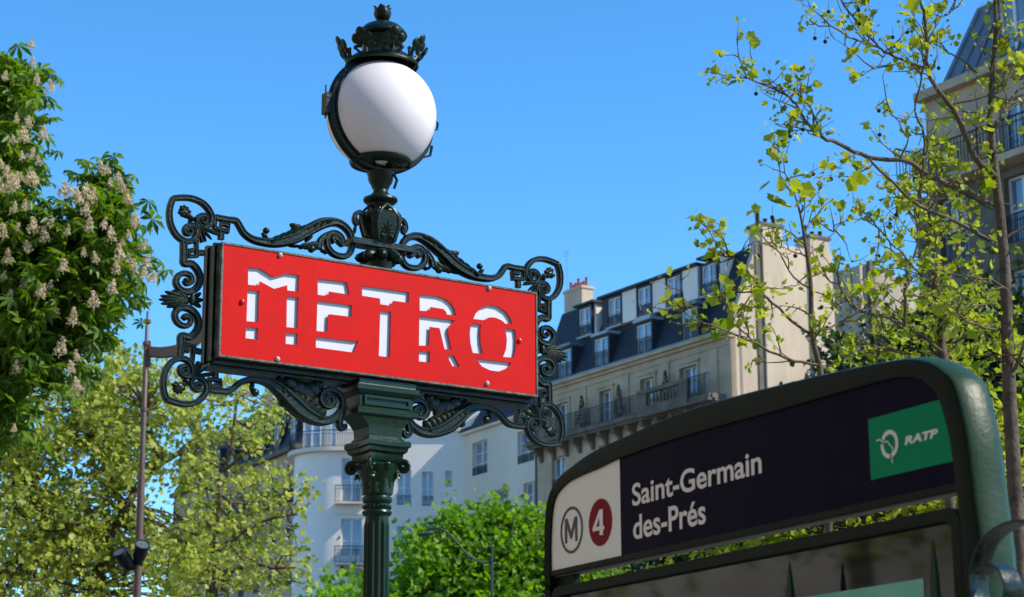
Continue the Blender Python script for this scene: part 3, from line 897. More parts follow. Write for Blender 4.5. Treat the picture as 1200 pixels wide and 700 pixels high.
mb.build('panel_back', M['frame_face'], st)
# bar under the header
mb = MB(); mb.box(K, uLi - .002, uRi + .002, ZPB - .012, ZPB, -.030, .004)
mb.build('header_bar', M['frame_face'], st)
mb = MB(); mb.box(K, uLi, uRi, ZPB - .0155, ZPB - .0125, -.032, -.006)
mb.build('header_underside', M['bar_grey'], st)

# text
def text(fr, s, u, z, h, m, parent, name='lettering', d=0.0006, bold=.03, squeeze=1.0, width=None, shear=0.0, space=1.0):
    cu = bpy.data.curves.new(name, 'FONT'); cu.body = s
    cu.size = 1.0; cu.offset = bold * .5; cu.extrude = .002; cu.space_character = space; cu.shear = shear
    tmp = bpy.data.objects.new(name + '_tmp', cu); COL.objects.link(tmp)
    dg = bpy.context.evaluated_depsgraph_get()
    me = bpy.data.meshes.new_from_object(tmp.evaluated_get(dg)); bpy.data.objects.remove(tmp)
    xs = [v.co.x for v in me.vertices]
    caps = .729                                      # cap height of the built-in font
    ky = h / caps
    kx = ky * squeeze if width is None else width / (max(xs) - min(xs))
    x0 = min(xs)
    off = root_off(parent)
    for v in me.vertices:
        q = fr.pt(u + (v.co.x - x0) * kx, z + v.co.y * ky, d + v.co.z * .05) - off
        v.co = q
    me.materials.clear(); me.materials.append(m)
    o = bpy.data.objects.new(name, me); COL.objects.link(o); o.parent = parent
    return o
a, b = K.px(741.3, 592.2), K.px(893, 554.6)
t1 = text(K, 'Saint-Germain', a[0], (a[1] + b[1]) / 2, K.px(741, 566)[1] - a[1], M['sign_text'], navy, bold=.035, width=b[0] - a[0])
a, b = K.px(742.5, 631), K.px(827.5, 614)
hh = K.px(785, 590)[1] - K.px(785, 622)[1]
t2 = text(K, 'des-Prés', a[0], (a[1] + b[1]) / 2, hh * .93, M['sign_text'], navy, bold=.035, width=b[0] - a[0])

# M in a circle, 4 in a disc
def disc(fr, c, r, d0, d1, n=40):
    return [(c[0] + r * math.cos(2 * math.pi * k / n), c[1] + r * math.sin(2 * math.pi * k / n)) for k in range(n)]
def zz7(p): return K.px(630 + p[0] / 3.89, 520 + p[1] / 3.89)
cM = zz7((156, 394)); rM = (zz7((156, 288))[1] - zz7((156, 502))[1]) / 2
wp = bpy.data.objects['white_panel']
filled('metro_ring', K, [disc(K, cM, rM, 0, 0), disc(K, cM, rM * .885, 0, 0)], .0016, .0012, M['ink'], wp)
wM = zz7((182, 445))[0] - zz7((127, 455))[0]
hM = zz7((127, 345))[1] - zz7((127, 456))[1]
u0, z0 = zz7((127, 456)); tk = .17
def Mpoly(u, z, w_, h_, t):
    return [(u, z), (u, z + h_), (u + t * 1.25, z + h_), (u + w_ / 2, z + h_ * .38), (u + w_ - t * 1.25, z + h_), (u + w_, z + h_), (u + w_, z), (u + w_ - t, z), (u + w_ - t, z + h_ * .72), (u + w_ / 2 + t * .35, z + h_ * .14), (u + w_ / 2 - t * .35, z + h_ * .14), (u + t, z + h_ * .72), (u + t, z)]
filled('metro_letter', K, [Mpoly(u0, z0, wM, hM, wM * .155)], .0016, .0012, M['ink'], wp)
c4 = zz7((287.5, 359)); r4 = (zz7((287, 251))[1] - zz7((287, 467))[1]) / 2
d4 = filled('line_disc', K, [disc(K, c4, r4, 0, 0)], .0016, .0012, M['maroon'], wp)
P4 = [zz7(p) for p in [(288, 418), (303, 416), (303, 392), (309, 391), (309, 375), (303, 376), (302, 298), (286, 303), (257, 386), (257, 402), (288, 395)]]
H4 = [zz7(p) for p in [(287, 378), (287, 334), (271, 381)]]
filled('line_number', K, [P4, H4], .0032, .0010, M['sign_white'], d4)

# green operator badge
g8 = lambda p: K.px(980 + p[0] / 3.89, 440 + p[1] / 3.89)
gb = [g8((168, 478)), g8((142, 205))]
uq = (gb[0][0] + gb[1][0]) / 2
zq0 = (gb[0][1] + g8((545, 388))[1]) / 2; zq1 = (gb[1][1] + g8((480, 108))[1]) / 2
ipr = [q for q in arch if q[0] > uq and zq0 < q[1] < zq1 and q[0] > arch[-1][0] - .2]
poly = [(uq, zq0), (uq, zq1)] + [(q[0] - .001, q[1]) for q in ipr if q[0] > uq + .1]
zt_ = [q for q in ipr]
gbp = filled('operator_badge', K, [[(uq, zq0), (uq, zq1), (zt_[0][0] - .001, zq1)] + [(q[0] - .001, q[1]) for q in zt_ if zq0 < q[1] < zq1] + [(zt_[-1][0] - .001, zq0)]], .0016, .0012, M['ratp_green'], navy)
a, b = g8((316, 316)), g8((468, 268))
hR = g8((316, 279))[1] - g8((316, 316))[1]
text(K, 'RATP', a[0], a[1] - .0005, hR, M['sign_text'], gbp, 'badge_lettering', .002, .09, width=(b[0] - a[0]) * 1.0, shear=0.18)
# roundel with the winding face line
cR = g8((248, 314)); rO = (g8((248, 250))[1] - g8((248, 380))[1]) / 2
def bez(pts, wd):
    P = smooth_path([g8(p) for p in pts], 5); L, R2 = [], []
    for i, p in enumerate(P):
        t = P[min(i + 1, len(P) - 1)] - P[max(i - 1, 0)]; t /= np.linalg.norm(t); n_ = np.array([-t[1], t[0]])
        L.append(tuple(p + n_ * wd)); R2.append(tuple(p - n_ * wd))
    return L + R2[::-1]
def arc_poly(c, r0, r1, a0, a1, n=30):
    o = [(c[0] + r1 * math.cos(a0 + (a1 - a0) * k / n), c[1] + r1 * math.sin(a0 + (a1 - a0) * k / n)) for k in range(n + 1)]
    return o + [(c[0] + r0 * math.cos(a0 + (a1 - a0) * k / n), c[1] + r0 * math.sin(a0 + (a1 - a0) * k / n)) for k in range(n, -1, -1)]
filled('badge_ring', K, [arc_poly(cR, rO * .70, rO, R_(-78), R_(150))], .0030, .0010, M['sign_text'], gbp)
filled('badge_ring', K, [arc_poly(cR, rO * .70, rO, R_(172), R_(268))], .0030, .0010, M['sign_text'], gbp)
filled('badge_line', K, [bez([(188, 300), (203, 294), (222, 305), (238, 302), (250, 318), (262, 330), (263, 352), (260, 376), (262, 400)], .0011)], .0034, .0010, M['sign_text'], gbp)

# map case under the header
mc = [(640, 692), (700, 680), (1060, 605), (1100, 598), (1118, 602), (1131, 614), (1137, 640), (1141, 700)]
zc1 = K.px(870, 645, -.004)[1]
uc0, uc1 = K.px(641, 692, -.004)[0], K.px(1139, 660, -.004)[0]
def rrect(u0, u1, z0, z1, r, n=8):
    o = []
    for cx, cz, a0 in ((u1 - r, z1 - r, 0), (u0 + r, z1 - r, 90), (u0 + r, z0 + r, 180), (u1 - r, z0 + r, 270)):
        for k in range(n + 1):
            a = R_(a0 + 90 * k / n); o.append((cx + r * math.cos(a), cz + r * math.sin(a)))
    return o
uc0 = uLi + .001; uc1 = uRi - .004
case_out = rrect(uc0, uc1, .35, zc1, .030)
case_in = rrect(uc0 + .024, uc1 - .024, .376, zc1 - .022, .020)
cf = filled('map_case', K, [case_out, case_in], .004, .026, M['frame_face'], st)
filled('map_glass', K, [rrect(uc0 + .022, uc1 - .022, .374, zc1 - .020, .020)], -.012, .004, M['case_glass'], cf)
# map sheet
a, b = K.px(941, 700, -.010), K.px(1081.6, 678, -.010)
zm = (a[1] * 0 + b[1])
um0 = K.px(930, 702, -.010)[0]
mb = MB(); mb.box(K, um0, b[0], .55, zm, -.0118, -.0105)
mb.build('map_sheet', M['map_green'], cf)
mb = MB(); mb.box(K, uc0 + .05, um0 - .03, .50, zm - .05, -.0118, -.0108)
mb.build('notice_sheet', M['sign_white'], cf)
# left bracket between header and case
mb = MB(); mb.box(K, uLi, uLi + .085, zc1, ZPB - .016, -.03, -.012)
mb.build('spacer_block', M['frame_face'], st)

# ---- two green spear finials standing before the map case, and the entrance railing scroll
def spear(px, py, pw, lab):
    fr = K
    u, z = fr.px(px, py, .05)
    b = fr.pt(u, 0, .05)
    o = empty('railing_spear', (b[0], b[1], 0), lab, 'railing spear', 'spear shaped finials in front of the map case')
    mb = MB()
    mb.lathe(b[0], b[1], [(.0005, z), (.002, z - .006), (.005, z - .03), (.008, z - .065), (.0095, z - .10), (.008, z - .14), (.005, z - .16)], 4)
    mb.build('spear_blade', M['frame_green'], o, False)
    mb = MB(); mb.lathe(b[0], b[1], [(.005, z - .16), (.012, z - .17), (.012, z - .18), (.007, z - .19), (.007, .001)], 12)
    mb.build('spear_rod', M['frame_green'], o, True)
spear(925, 657, 0, 'green spear finial left of the pale green map sheet')
spear(1093, 632, 0, 'green spear finial right of the pale green map sheet, close to the frame post')

RF = Frame(at(1166, 690, 3.1), 146.0)
b = RF.pt(RF.px(1190, 690)[0], 0, 0)
rl = empty('entrance_railing', (b[0], b[1], 0), 'dark green scrolled iron band with a round eye beside the station sign', 'railing')
def band(fr, pts, th, d0, d1, name, m, parent):
    P = smooth_path([fr.px(x, y) for x, y in pts], 8)
    rings = []
    for i, p in enumerate(P):
        t = P[min(i + 1, len(P) - 1)] - P[max(i - 1, 0)]; t /= np.linalg.norm(t); n_ = np.array([-t[1], t[0]])
        rings.append([fr.pt(p[0] + n_[0] * s_, p[1] + n_[1] * s_, d) for s_, d in ((-th, d0), (-th * .6, d1), (th * .6, d1), (th, d0), (th * .6, d0 - (d1 - d0) * .15), (-th * .6, d0 - (d1 - d0) * .15))])
    mb = MB(); mb.loft(rings)
    return mb.build(name, m, parent, True, 40)
sc = [(1290, 640), (1240, 616), (1205, 611), (1180, 617), (1160, 633), (1149, 655), (1145, 680), (1150, 705), (1166, 716), (1182, 706), (1186, 686), (1178, 668), (1163, 662), (1150, 672)]
band(RF, sc, .0028, -.017, .017, 'scroll_band', M['iron'], rl)
mb = MB()
u_, z_ = RF.px(1290, 640)
mb.box(RF, u_ - .01, u_ + .02, 0.001, z_ + .05, -.02, .02)
mb.build('railing_post', M['iron'], rl)
mb = MB()
u_, z_ = RF.px(1166, 716)
mb.box(RF, u_ - .004, u_ + .004, 0.5, z_, -.01, .01)
mb.box(RF, u_ + .004, RF.px(1290, 640)[0] - .01, 0.5, .53, -.01, .01)
mb.build('railing_rail', M['iron'], rl)

# ================================================================== BUILDINGS
LOC0 = Frame((0, 0), 90)                        # local: u = x, d comes out along -y
WIN = {}
def win_meshes(wd, h, cols=2, bars=1):
    key = (round(wd, 2), round(h, 2), cols, bars)
    if key in WIN: return WIN[key]
    t = .07
    f = MB()
    f.box(LOC0, -wd / 2, -wd / 2 + t, 0, h, -.10, 0); f.box(LOC0, wd / 2 - t, wd / 2, 0, h, -.10, 0)
    f.box(LOC0, -wd / 2 + t, wd / 2 - t, h - t, h, -.10, 0); f.box(LOC0, -wd / 2 + t, wd / 2 - t, 0, t, -.10, 0)
    if cols == 2: f.box(LOC0, -.055, .055, t, h - t, -.09, .015)
    for k in range(1, bars + 1):
        z = t + (h - 2 * t) * k / (bars + 1)
        f.box(LOC0, -wd / 2 + t, wd / 2 - t, z - .02, z + .02, -.07, -.02) if cols == 1 else (f.box(LOC0, -wd / 2 + t, -.055, z - .02, z + .02, -.07, -.02), f.box(LOC0, .055, wd / 2 - t, z - .02, z + .02, -.07, -.02))
    p = MB()
    p.box(LOC0, -wd / 2 + t, wd / 2 - t, t, h - t, -.065, -.055)
    s_ = MB(); s_.box(LOC0, -wd / 2 - .12, wd / 2 + .12, -.10, -.002, -.12, .14)
    WIN[key] = (f.data('window', M['winframe']), p.data('pane', M['pane']), s_.data('sill', M['cream_wall']))
    return WIN[key]
RAIL = {}
def rail_mesh(wd, h, gap=.11):
    key = (round(wd, 2), round(h, 2))
    if key in RAIL: return RAIL[key]
    r = MB()
    n = max(2, int(wd / gap))
    for i in range(n + 1):
        x = -wd / 2 + wd * i / n
        r.box(LOC0, x - .012, x + .012, .035, h - .03, -.012, .012)
    r.box(LOC0, -wd / 2 - .02, wd / 2 + .02, h - .03, h, -.025, .025)
    r.box(LOC0, -wd / 2 - .02, wd / 2 + .02, 0, .035, -.02, .02)
    r.box(LOC0, -wd / 2 - .02, wd / 2 + .02, h * .72, h * .72 + .02, -.014, -.0125)
    RAIL[key] = r.data('railing', M['black_iron'])
    return RAIL[key]
def window(fr, parent, u, z, wd, h, d=-.22, rail=0, sill=True, cols=2, bars=1):
    f, p, s_ = win_meshes(wd, h, cols, bars)
    o = place('window', f, parent, fr.pt(u, z, d), fr.rot())
    place('pane', p, o, np.array(root_off(o)), 0).location = (0, 0, 0)
    if sill:
        q = place('sill', s_, o, np.array(root_off(o)), 0); q.location = (0, 0, 0)
    if rail:
        q = place('window_railing', rail_mesh(wd, rail), o, np.array(root_off(o)), 0); q.location = (0, -.20, 0.03)
    return o
def wall_plate(name, fr, u0, u1, z0, z1, holes, m, parent, thick=.30, top=None):
    lp = [[(u0, z0), (u1, z0), (u1, z1), (u0, z1)]] if top is None else [top]
    for (u, z, wd, h) in holes:
        lp.append([(u - wd / 2, z), (u + wd / 2, z), (u + wd / 2, z + h), (u - wd / 2, z + h)])
    return filled(name, fr, lp, 0, thick, m, parent)
def railing(fr, parent, u0, u1, z, h, d, gap=.125, name='balcony_railing'):
    mb = MB(); n = int((u1 - u0) / gap)
    for i in range(n + 1):
        u = u0 + (u1 - u0) * i / n
        mb.box(fr, u - .011, u + .011, z + .05, z + h - .04, d - .011, d + .011)
        if i % 10 == 0: mb.box(fr, u - .025, u + .025, z, z + h + .03, d - .025, d + .025)
    mb.box(fr, u0, u1, z + h - .04, z + h, d - .03, d + .03)
    mb.box(fr, u0, u1, z + .03, z + .055, d - .02, d + .02)
    mb.box(fr, u0, u1, z + h * .78, z + h * .78 + .02, d - .015, d + .015)
    return mb.build(name, M['black_iron'], parent, kind='stuff')

# ---- 1. stone block with dark mansard (centre right)
BC = at(858, 455, 100)
B = Frame(BC, 147.4); G = Frame(BC, 57.4)
bld = empty('apartment_building', (BC[0], BC[1], 0), 'beige stone apartment block with dark mansard roof, two rows of dormers and bare cream gable', 'building')
UW = -17.7
holes = []
WA = [(-15.1, 1.25), (-10.85, 1.15), (-7.05, 1.2), (-3.5, 1.45)]
for u, wd in WA: holes.append((u, 21.42 if wd < 1.4 else 21.9, wd, 1.95 if wd < 1.4 else 1.45))
LOW = []
for fl in range(6):
    zf = 18.2 - fl * 3.05
    for u in (-15.6, -11.0, -7.1, -3.4): LOW.append((u, zf, 1.3, 2.2))
wall_plate('facade_wall', B, UW, 0, 0, 24.25, holes + LOW, M['stone'], bld, .32)
for u, z, wd, h in holes: window(B, bld, u, z, wd, h, -.24, sill=False)
for u, z, wd, h in LOW: window(B, bld, u, z, wd, h, -.24, rail=.9)
mb = MB()                                        # core behind the facade, closing the block
mb.box(B, UW + .01, -.34, 0, 24.2, -6.9, -.36)
mb.build('building_core', M['stone_dark'], bld)
# shallow courses, pilaster and cornice of the facade
mb = MB()
mb.box(B, UW, .06, 24.25, 24.42, -.3, .16); mb.box(B, UW, .10, 24.42, 24.58, -.3, .34); mb.box(B, UW, .04, 23.9, 23.98, .003, .06)
mb.build('cornice', M['stone'], bld)
mb = MB()
for u in (-17.2, -13.0, -9.0, -5.4, -1.35):
    mb.box(B, u - .3, u + .3, 21.42, 23.88, .003, .07)
    mb.build('pilaster', M['stone'], bld); mb = MB()
for u, z, wd, h in holes:
    mb = MB(); ring_frame(mb, B, u - wd / 2 - .005, u + wd / 2 + .005, z, z + h, .16, .003, .075); mb.box(B, u - wd / 2 - .25, u + wd / 2 + .25, z + h + .165, z + h + .26, .003, .14)
    mb.build('window_surround', M['stone'], bld)
# balcony
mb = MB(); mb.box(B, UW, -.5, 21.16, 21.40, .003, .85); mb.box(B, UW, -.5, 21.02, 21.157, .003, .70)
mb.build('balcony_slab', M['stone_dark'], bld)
cs = MB(); cs.prism(Frame((0, 0), 180), [(0, 0), (0.0, -.75), (.10, -.72), (.22, -.4), (.60, -.18), (.62, 0)], -.13, .13)
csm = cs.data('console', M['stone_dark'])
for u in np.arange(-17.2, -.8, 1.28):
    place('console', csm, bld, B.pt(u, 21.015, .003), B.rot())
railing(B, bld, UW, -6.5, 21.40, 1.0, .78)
railing(B, bld, -2.25, -.6, 21.40, 1.05, .95)
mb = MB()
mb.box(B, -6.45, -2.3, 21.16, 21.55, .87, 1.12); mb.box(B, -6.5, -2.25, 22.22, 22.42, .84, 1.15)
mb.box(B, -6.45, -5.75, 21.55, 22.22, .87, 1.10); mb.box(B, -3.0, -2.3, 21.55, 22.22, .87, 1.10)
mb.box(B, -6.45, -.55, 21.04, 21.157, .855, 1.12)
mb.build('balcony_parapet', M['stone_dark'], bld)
bal = MB(); bal.lathe(0, 0, [(.05, 0), (.06, .04), (.05, .1), (.085, .22), (.075, .34), (.045, .48), (.04, .56), (.065, .62), (.065, .67)], 8)
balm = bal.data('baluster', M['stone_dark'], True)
for u in np.linspace(-5.55, -3.2, 9): place('baluster', balm, bld, B.pt(u, 21.55, .98))
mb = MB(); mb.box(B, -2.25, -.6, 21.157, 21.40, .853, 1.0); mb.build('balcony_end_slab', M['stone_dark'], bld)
# mansard
Z0, Z1 = 24.585, 29.25
mb = MB(); mb.prism(G, [(.0, Z0), (.02, Z0 + .12), (1.80, Z1 - .02), (2.6, Z1 + .12), (6.8, Z1 + .10), (6.9, Z0)], -(-UW) + .0, -.31)
mb.build('mansard_roof', M['slate'], bld)
mb = MB(); mb.box(B, UW, .0, Z0, Z0 + .10, -.02, .30); mb.build('gutter', M['zinc'], bld)
def slope_d(z): return -.0 - (z - Z0) * 1.80 / (Z1 - Z0)
# fold line between the two dormer rows
mb = MB(); mb.box(B, UW, -.35, 26.72, 26.80, slope_d(26.75) - .12, slope_d(26.75) + .07); mb.build('roof_fold', M['slate'], bld)
for k, u in enumerate((-14.85, -11.25, -7.3, -3.3)):
    dm = MB(); dm.box(B, u - .80, u - .66, Z0 + .1, 26.50, -1.1, .02); dm.box(B, u + .66, u + .80, Z0 + .1, 26.50, -1.1, .02)
    dm.box(B, u - .66, u + .66, 26.36, 26.50, -1.1, .02)
    o = dm.build('dormer', M['slate'], bld)
    hd = MB(); hd.box(B, u - .78, u + .78, 26.505, 26.66, -1.1, .16); hd.build('dormer_hood', M['zinc_light'] if k in (1, 2) else M['zinc'], o)
    window(B, bld, u, Z0 + .12, 1.30, 1.64, -.04, sill=False)
    place('window_railing', rail_mesh(1.34, .85), bld, B.pt(u, Z0 + .14, .10), B.rot())
dU = -.62
for u in (-13.65, -10.8, -8.02, -5.38, -2.36):
    mb = MB(); ring_frame(mb, B, u - .60, u + .60, 27.12, 28.62, .10, dU - .12, dU + .05); mb.build('dormer_frame', M['slate'], bld)
    window(B, bld, u, 27.13, 1.18, 1.48, dU - .03, sill=False)
    place('window_railing', rail_mesh(1.1, .45), bld, B.pt(u, 27.17, dU + .05), B.rot())
    mb = MB(); mb.box(B, u - .72, u + .72, 26.92, 27.018, dU - .3, dU + .12); mb.build('dormer_sill', M['zinc_light'], bld)
wh = M['white_wall']
for u0, u1 in ((-10.08, -8.74), (-7.30, -6.10), (-4.66, -3.35)):
    mb = MB(); mb.box(B, u0, u1, 27.02, 28.74, -2.6, dU - .005); mb.build('dormer_panel', wh, bld)
for u0, u1 in ((-12.02, -11.52),):
    mb = MB(); mb.box(B, u0, u1, 27.02, 28.74, -2.6, dU - .005); mb.build('dormer_panel', M['slate'], bld)
mb = MB(); mb.box(B, -12.2, -3.2, 28.76, 28.90, -2.8, dU + .22); mb.build('shed_roof', M['slate'], bld)
for u0, u1, zt2 in ((-14.5, -12.8, 28.74), (-3.12, -1.6, 28.95)):
    mb = MB(); mb.box(B, u0 + .9, u1 - .0, 27.02, zt2, -2.3, dU - .16); mb.build('dormer_cheek', wh, bld)
    mb = MB(); mb.box(B, u0 - .05, u1 + .18, zt2 + .02, zt2 + .15, -2.4, dU + .20); mb.build('dormer_hood', M['slate'], bld)
# gable fire wall with stacks
mb = MB(); gp = [(0.003, 0), (.003, 24.6), (.10, 24.9), (1.88, 29.42), (2.12, 29.5), (6.95, 29.55), (7.0, 0)]
mb.prism(G, gp, -.30, .0); mb.build('gable_wall', M['render'], bld)
mb = MB(); mb.box(G, 2.12, 3.45, 0.5, 30.35, .003, .20); mb.box(G, 2.12, 3.45, 29.5, 30.35, -.9, .0); mb.build('chimney_breast', M['render'], bld)
mb = MB(); mb.box(G, 2.03, 3.55, 30.352, 30.50, -1.0, .28)
mb.build('chimney_cap', M['stone_dark'], bld)
mb = MB(); mb.box(G, 5.32, 6.62, 0.5, 30.15, .003, .20); mb.box(G, 5.32, 6.62, 29.5, 30.15, -.9, .0); mb.build('chimney_breast', M['render'], bld)
mb = MB(); mb.box(G, 5.22, 6.72, 30.152, 30.30, -1.0, .28)
mb.build('chimney_cap', M['stone_dark'], bld)
mb = MB(); mb.box(G, 1.72, 2.115, 0.5, 29.3, .003, .08); mb.build('gable_strip', M['stone_dark'], bld)  # dark vertical strip on the gable, left of the first chimney breast
mb = MB(); mb.tube([G.pt(.62, 0.5, .06), G.pt(.62, 25.9, .06)], .025, 6); mb.build('cable_pipe', M['zinc'], bld)
pot = MB(); pot.lathe(0, 0, [(.14, 0), (.14, .08), (.11, .12), (.10, .50), (.125, .55), (.125, .60), (.08, .60)], 10)
potd = pot.data('chimney_pot', M['seed'], True); potr = pot.data('chimney_pot', M['clay'], True)
for u, z, s_ in ((2.25, 30.5, 1.15), (2.75, 30.5, .6), (3.3, 30.5, .7), (5.4, 30.3, 1.0), (5.9, 30.3, .55), (6.45, 30.3, .7)):
    place('chimney_pot', potd, bld, G.pt(u, z, -.3), 0, (1, 1, s_))
# left stack with red pots
sx0, sz = B.px(661, 345, -2.2); sx1, _ = B.px(682, 345, -2.2)
mb = MB(); mb.box(B, sx0, sx1, 27.0, sz - .0, -3.0, -2.2); mb.box(B, sx0 - .06, sx1 + .06, sz + .003, sz + .16, -3.06, -2.14)
mb.build('chimney_stack', M['render'], bld)
for i, u in enumerate(np.linspace(sx0 + .12, sx1 - .12, 7)):
    place('chimney_pot', potr, bld, B.pt(u, sz + .16, -2.6), 0, (.7, .7, .8 * (1.2, .8, .9, 1.3, .7, .75, 1.1)[i]))
mb = MB(); mb.tube([B.pt(sx0 - .12, 27.5, -2.5), B.pt(sx0 - .12, 33.4, -2.5)], .012, 5)
for k, (z, L) in enumerate(((33.2, .5), (33.0, .35))): mb.tube([B.pt(sx0 - .12 - L, z, -2.5), B.pt(sx0 - .12 + L, z, -2.5)], .008, 5)
mb.build('aerial', M['zinc'], bld)

# ---- 2. pale plaster building left of it
P2 = B.pt(UW - .02, 0, -.15)
Wf = Frame(P2, 150.6)
wb = empty('plaster_building', (P2[0], P2[1], 0), 'light cream plaster building with dark zinc roof edge, between curved block and stone block', 'building')
wl = Wf.px(545, 540)[0]
def pw(fr, x0, y0, x1, y1):
    a, b = fr.px(x0, (y0 + y1) / 2), fr.px(x1, (y0 + y1) / 2)
    u = (a[0] + b[0]) / 2
    xm = (x0 + x1) / 2
    zt_, zb_ = fr.px(xm, y0)[1], fr.px(xm, y1)[1]
    return (u, zb_, abs(b[0] - a[0]), zt_ - zb_)
ztop2 = (Wf.px(545, 511)[1] + Wf.px(600, 493)[1]) / 2
hw = [pw(Wf, 553.5, 517, 571, 556), pw(Wf, 606.5, 504, 626, 542), pw(Wf, 579.5, 573, 597, 612), pw(Wf, 613.5, 565, 629, 604)]
allw = list(hw)
for k in range(1, 6):
    for i, (u, z, a_, h_) in enumerate(hw[:2]): allw.append((u, z - 5.4 * k * .58 - 2.6, a_, h_)) if k > 1 else None
allw = [q for q in allw if q and q[1] > .5]
wall_plate('facade_wall', Wf, wl, 0, 0, ztop2, allw, M['cream_wall'], wb, .3)
for q in allw: window(Wf, wb, *q, -.22, rail=.45, bars=2)
mb = MB(); mb.box(Wf, wl + .35, -.02, 0, ztop2 - .02, -8, -.33); mb.build('building_core', M['stone_dark'], wb)
mb = MB(); mb.box(Wf, wl - .1, .0, ztop2 + .003, ztop2 + .16, -.3, .30); mb.build('cornice', M['cream_wall'], wb)
mb = MB(); mb.box(Wf, wl - .1, .0, ztop2 + .163, ztop2 + .36, -.3, .36); mb.build('gutter', M['slate'], wb)
mb = MB()
mb.loft([[Wf.pt(wl, ztop2 + .2, -.1), Wf.pt(0, ztop2 + .2, -.1), Wf.pt(0, ztop2 + .2, -8), Wf.pt(wl, ztop2 + .2, -8)], [Wf.pt(wl, ztop2 + 2.0, -1.3), Wf.pt(0, ztop2 + 2.0, -1.3), Wf.pt(0, ztop2 + 2.0, -7), Wf.pt(wl, ztop2 + 2.0, -7)]])
mb.build('roof', M['slate'], wb)
dp = MB(); dp.tube([Wf.pt(-.15, .2, .14), Wf.pt(-.15, ztop2 - .4, .14)], .07, 8); dp.build('drainpipe', M['pole_brown'], wb, True)

# ---- 3. curved corner block
P3 = Wf.pt(wl - .02, 0, .1)
Cf = Frame(P3, 88.0)
cb = empty('curved_corner_building', (P3[0], P3[1], 0), 'white plaster corner block with a rounded end and curved balcony, behind the column', 'building')
uc = Cf.px(392, 560)[0]
RC = (uc - Cf.px(341, 560)[0])
z_sl = Cf.px(480, 506)[1]; z_bal = Cf.px(400, 527.5)[1]
def plan(off=0.0, n=14, deep=9.0, u1=.9):
    o = [(u1, off)]
    o.append((uc, off))
    for k in range(1, n + 1):
        a = R_(90 * k / n)
        o.append((uc - (RC + off) * math.sin(a), -RC + (RC + off) * math.cos(a)))
    o += [(uc - RC - off, -deep), (u1, -deep)]
    return o
def plan_prism(mb, poly, z0, z1):
    n = len(poly)
    mb.add([Cf.pt(u, z0, d) for u, d in poly] + [Cf.pt(u, z1, d) for u, d in poly], [tuple(range(n)), tuple(range(n, 2 * n))] + [(i, (i + 1) % n, n + (i + 1) % n, n + i) for i in range(n)])
mb = MB()
inner = plan(-.30)
# curved and rear shell
arcp = plan(0)
pts = arcp[1:]
sh = pts[:-1]
shi = [(uc, -.30)] + [(uc - (RC - .3) * math.sin(R_(90 * k / 14)), -RC + (RC - .3) * math.cos(R_(90 * k / 14))) for k in range(1, 15)] + [(uc - RC + .3, -9)]
plan_prism(mb, sh + shi[::-1], 0, z_bal - .1)
mb.build('curved_wall', M['white_wall'], cb, True, 30)
w3 = [pw(Cf, 400, 537, 424, 588), pw(Cf, 399.5, 608, 424, 659), pw(Cf, 465, 551, 482, 592), pw(Cf, 494.5, 553, 508, 593), pw(Cf, 521.5, 552, 530, 571), pw(Cf, 465, 617, 484, 655), pw(Cf, 498, 617, 512, 655)]
w3 += [(u, z - 5.9, a_, h_) for (u, z, a_, h_) in w3[:4]] + [(w3[1][0], w3[1][1] - 3.0, w3[1][2], w3[1][3]), (w3[1][0], w3[1][1] - 8.9, w3[1][2], w3[1][3])]
w3 = [q for q in w3 if q[1] > .3]
wall_plate('front_wall', Cf, uc, .9, 0, z_sl, w3, M['white_wall'], cb, .30)
for i, q in enumerate(w3):
    small = i == 4
    window(Cf, cb, *q, -.22, rail=0 if small or i in (0, 1) else .55, cols=1 if small else 2, bars=0 if small else 1)
for q in (w3[0], w3[1]):
    u, z, a_, h_ = q
    mb = MB(); mb.box(Cf, u - a_ / 2 - .35, u + a_ / 2 + .35, z - .22, z - .105, .003, .75); o = mb.build('small_balcony', M['cream_wall'], cb)
    railing(Cf, o, u - a_ / 2 - .32, u + a_ / 2 + .32, z - .1, 1.0, .70, name='small_railing')
    S2 = Cf.shifted(u - a_ / 2 - .32, 0, 90)
    railing(S2, o, -.7, -.05, z - .1, 1.0, 0, name='small_railing')
    mb = MB(); mb.box(Cf, u - a_ / 2 - .4, u + a_ / 2 + .4, z + h_ + .25, z + h_ + .36, .003, .10); mb.build('window_hood', M['white_wall'], cb)
mb = MB(); plan_prism(mb, plan(-.32, deep=8.9, u1=-.02), 0, z_bal - .12); mb.build('building_core', M['stone_dark'], cb)
mb = MB(); plan_prism(mb, plan(.42, u1=uc + 3.0), z_bal - .097, z_bal + .16); mb.build('curved_balcony_slab', M['cream_wall'], cb, True, 30)
mb = MB()
rp = plan(.34, 24)[1:-1]
q0 = [(uc + 3.0 - .2 * i, .34) for i in range(15)] + rp
lens = [0]
for a_, b_ in zip(q0[:-1], q0[1:]): lens.append(lens[-1] + math.hypot(b_[0] - a_[0], b_[1] - a_[1]))
L = min(lens[-1], 14)
def along(s_):
    for i in range(len(lens) - 1):
        if lens[i + 1] >= s_:
            t = (s_ - lens[i]) / (lens[i + 1] - lens[i] + 1e-9)
            return q0[i][0] + (q0[i + 1][0] - q0[i][0]) * t, q0[i][1] + (q0[i + 1][1] - q0[i][1]) * t
    return q0[-1]
zr0 = z_bal + .163
n = int(L / .14)
for i in range(n):
    u, d = along(L * i / n)
    mb.box(Cf, u - .012, u + .012, zr0 + .04, zr0 + 1.0, d - .012, d + .012)
tp = [Cf.pt(*(along(L * i / 40)[0], zr0 + 1.02, along(L * i / 40)[1])) for i in range(41)]
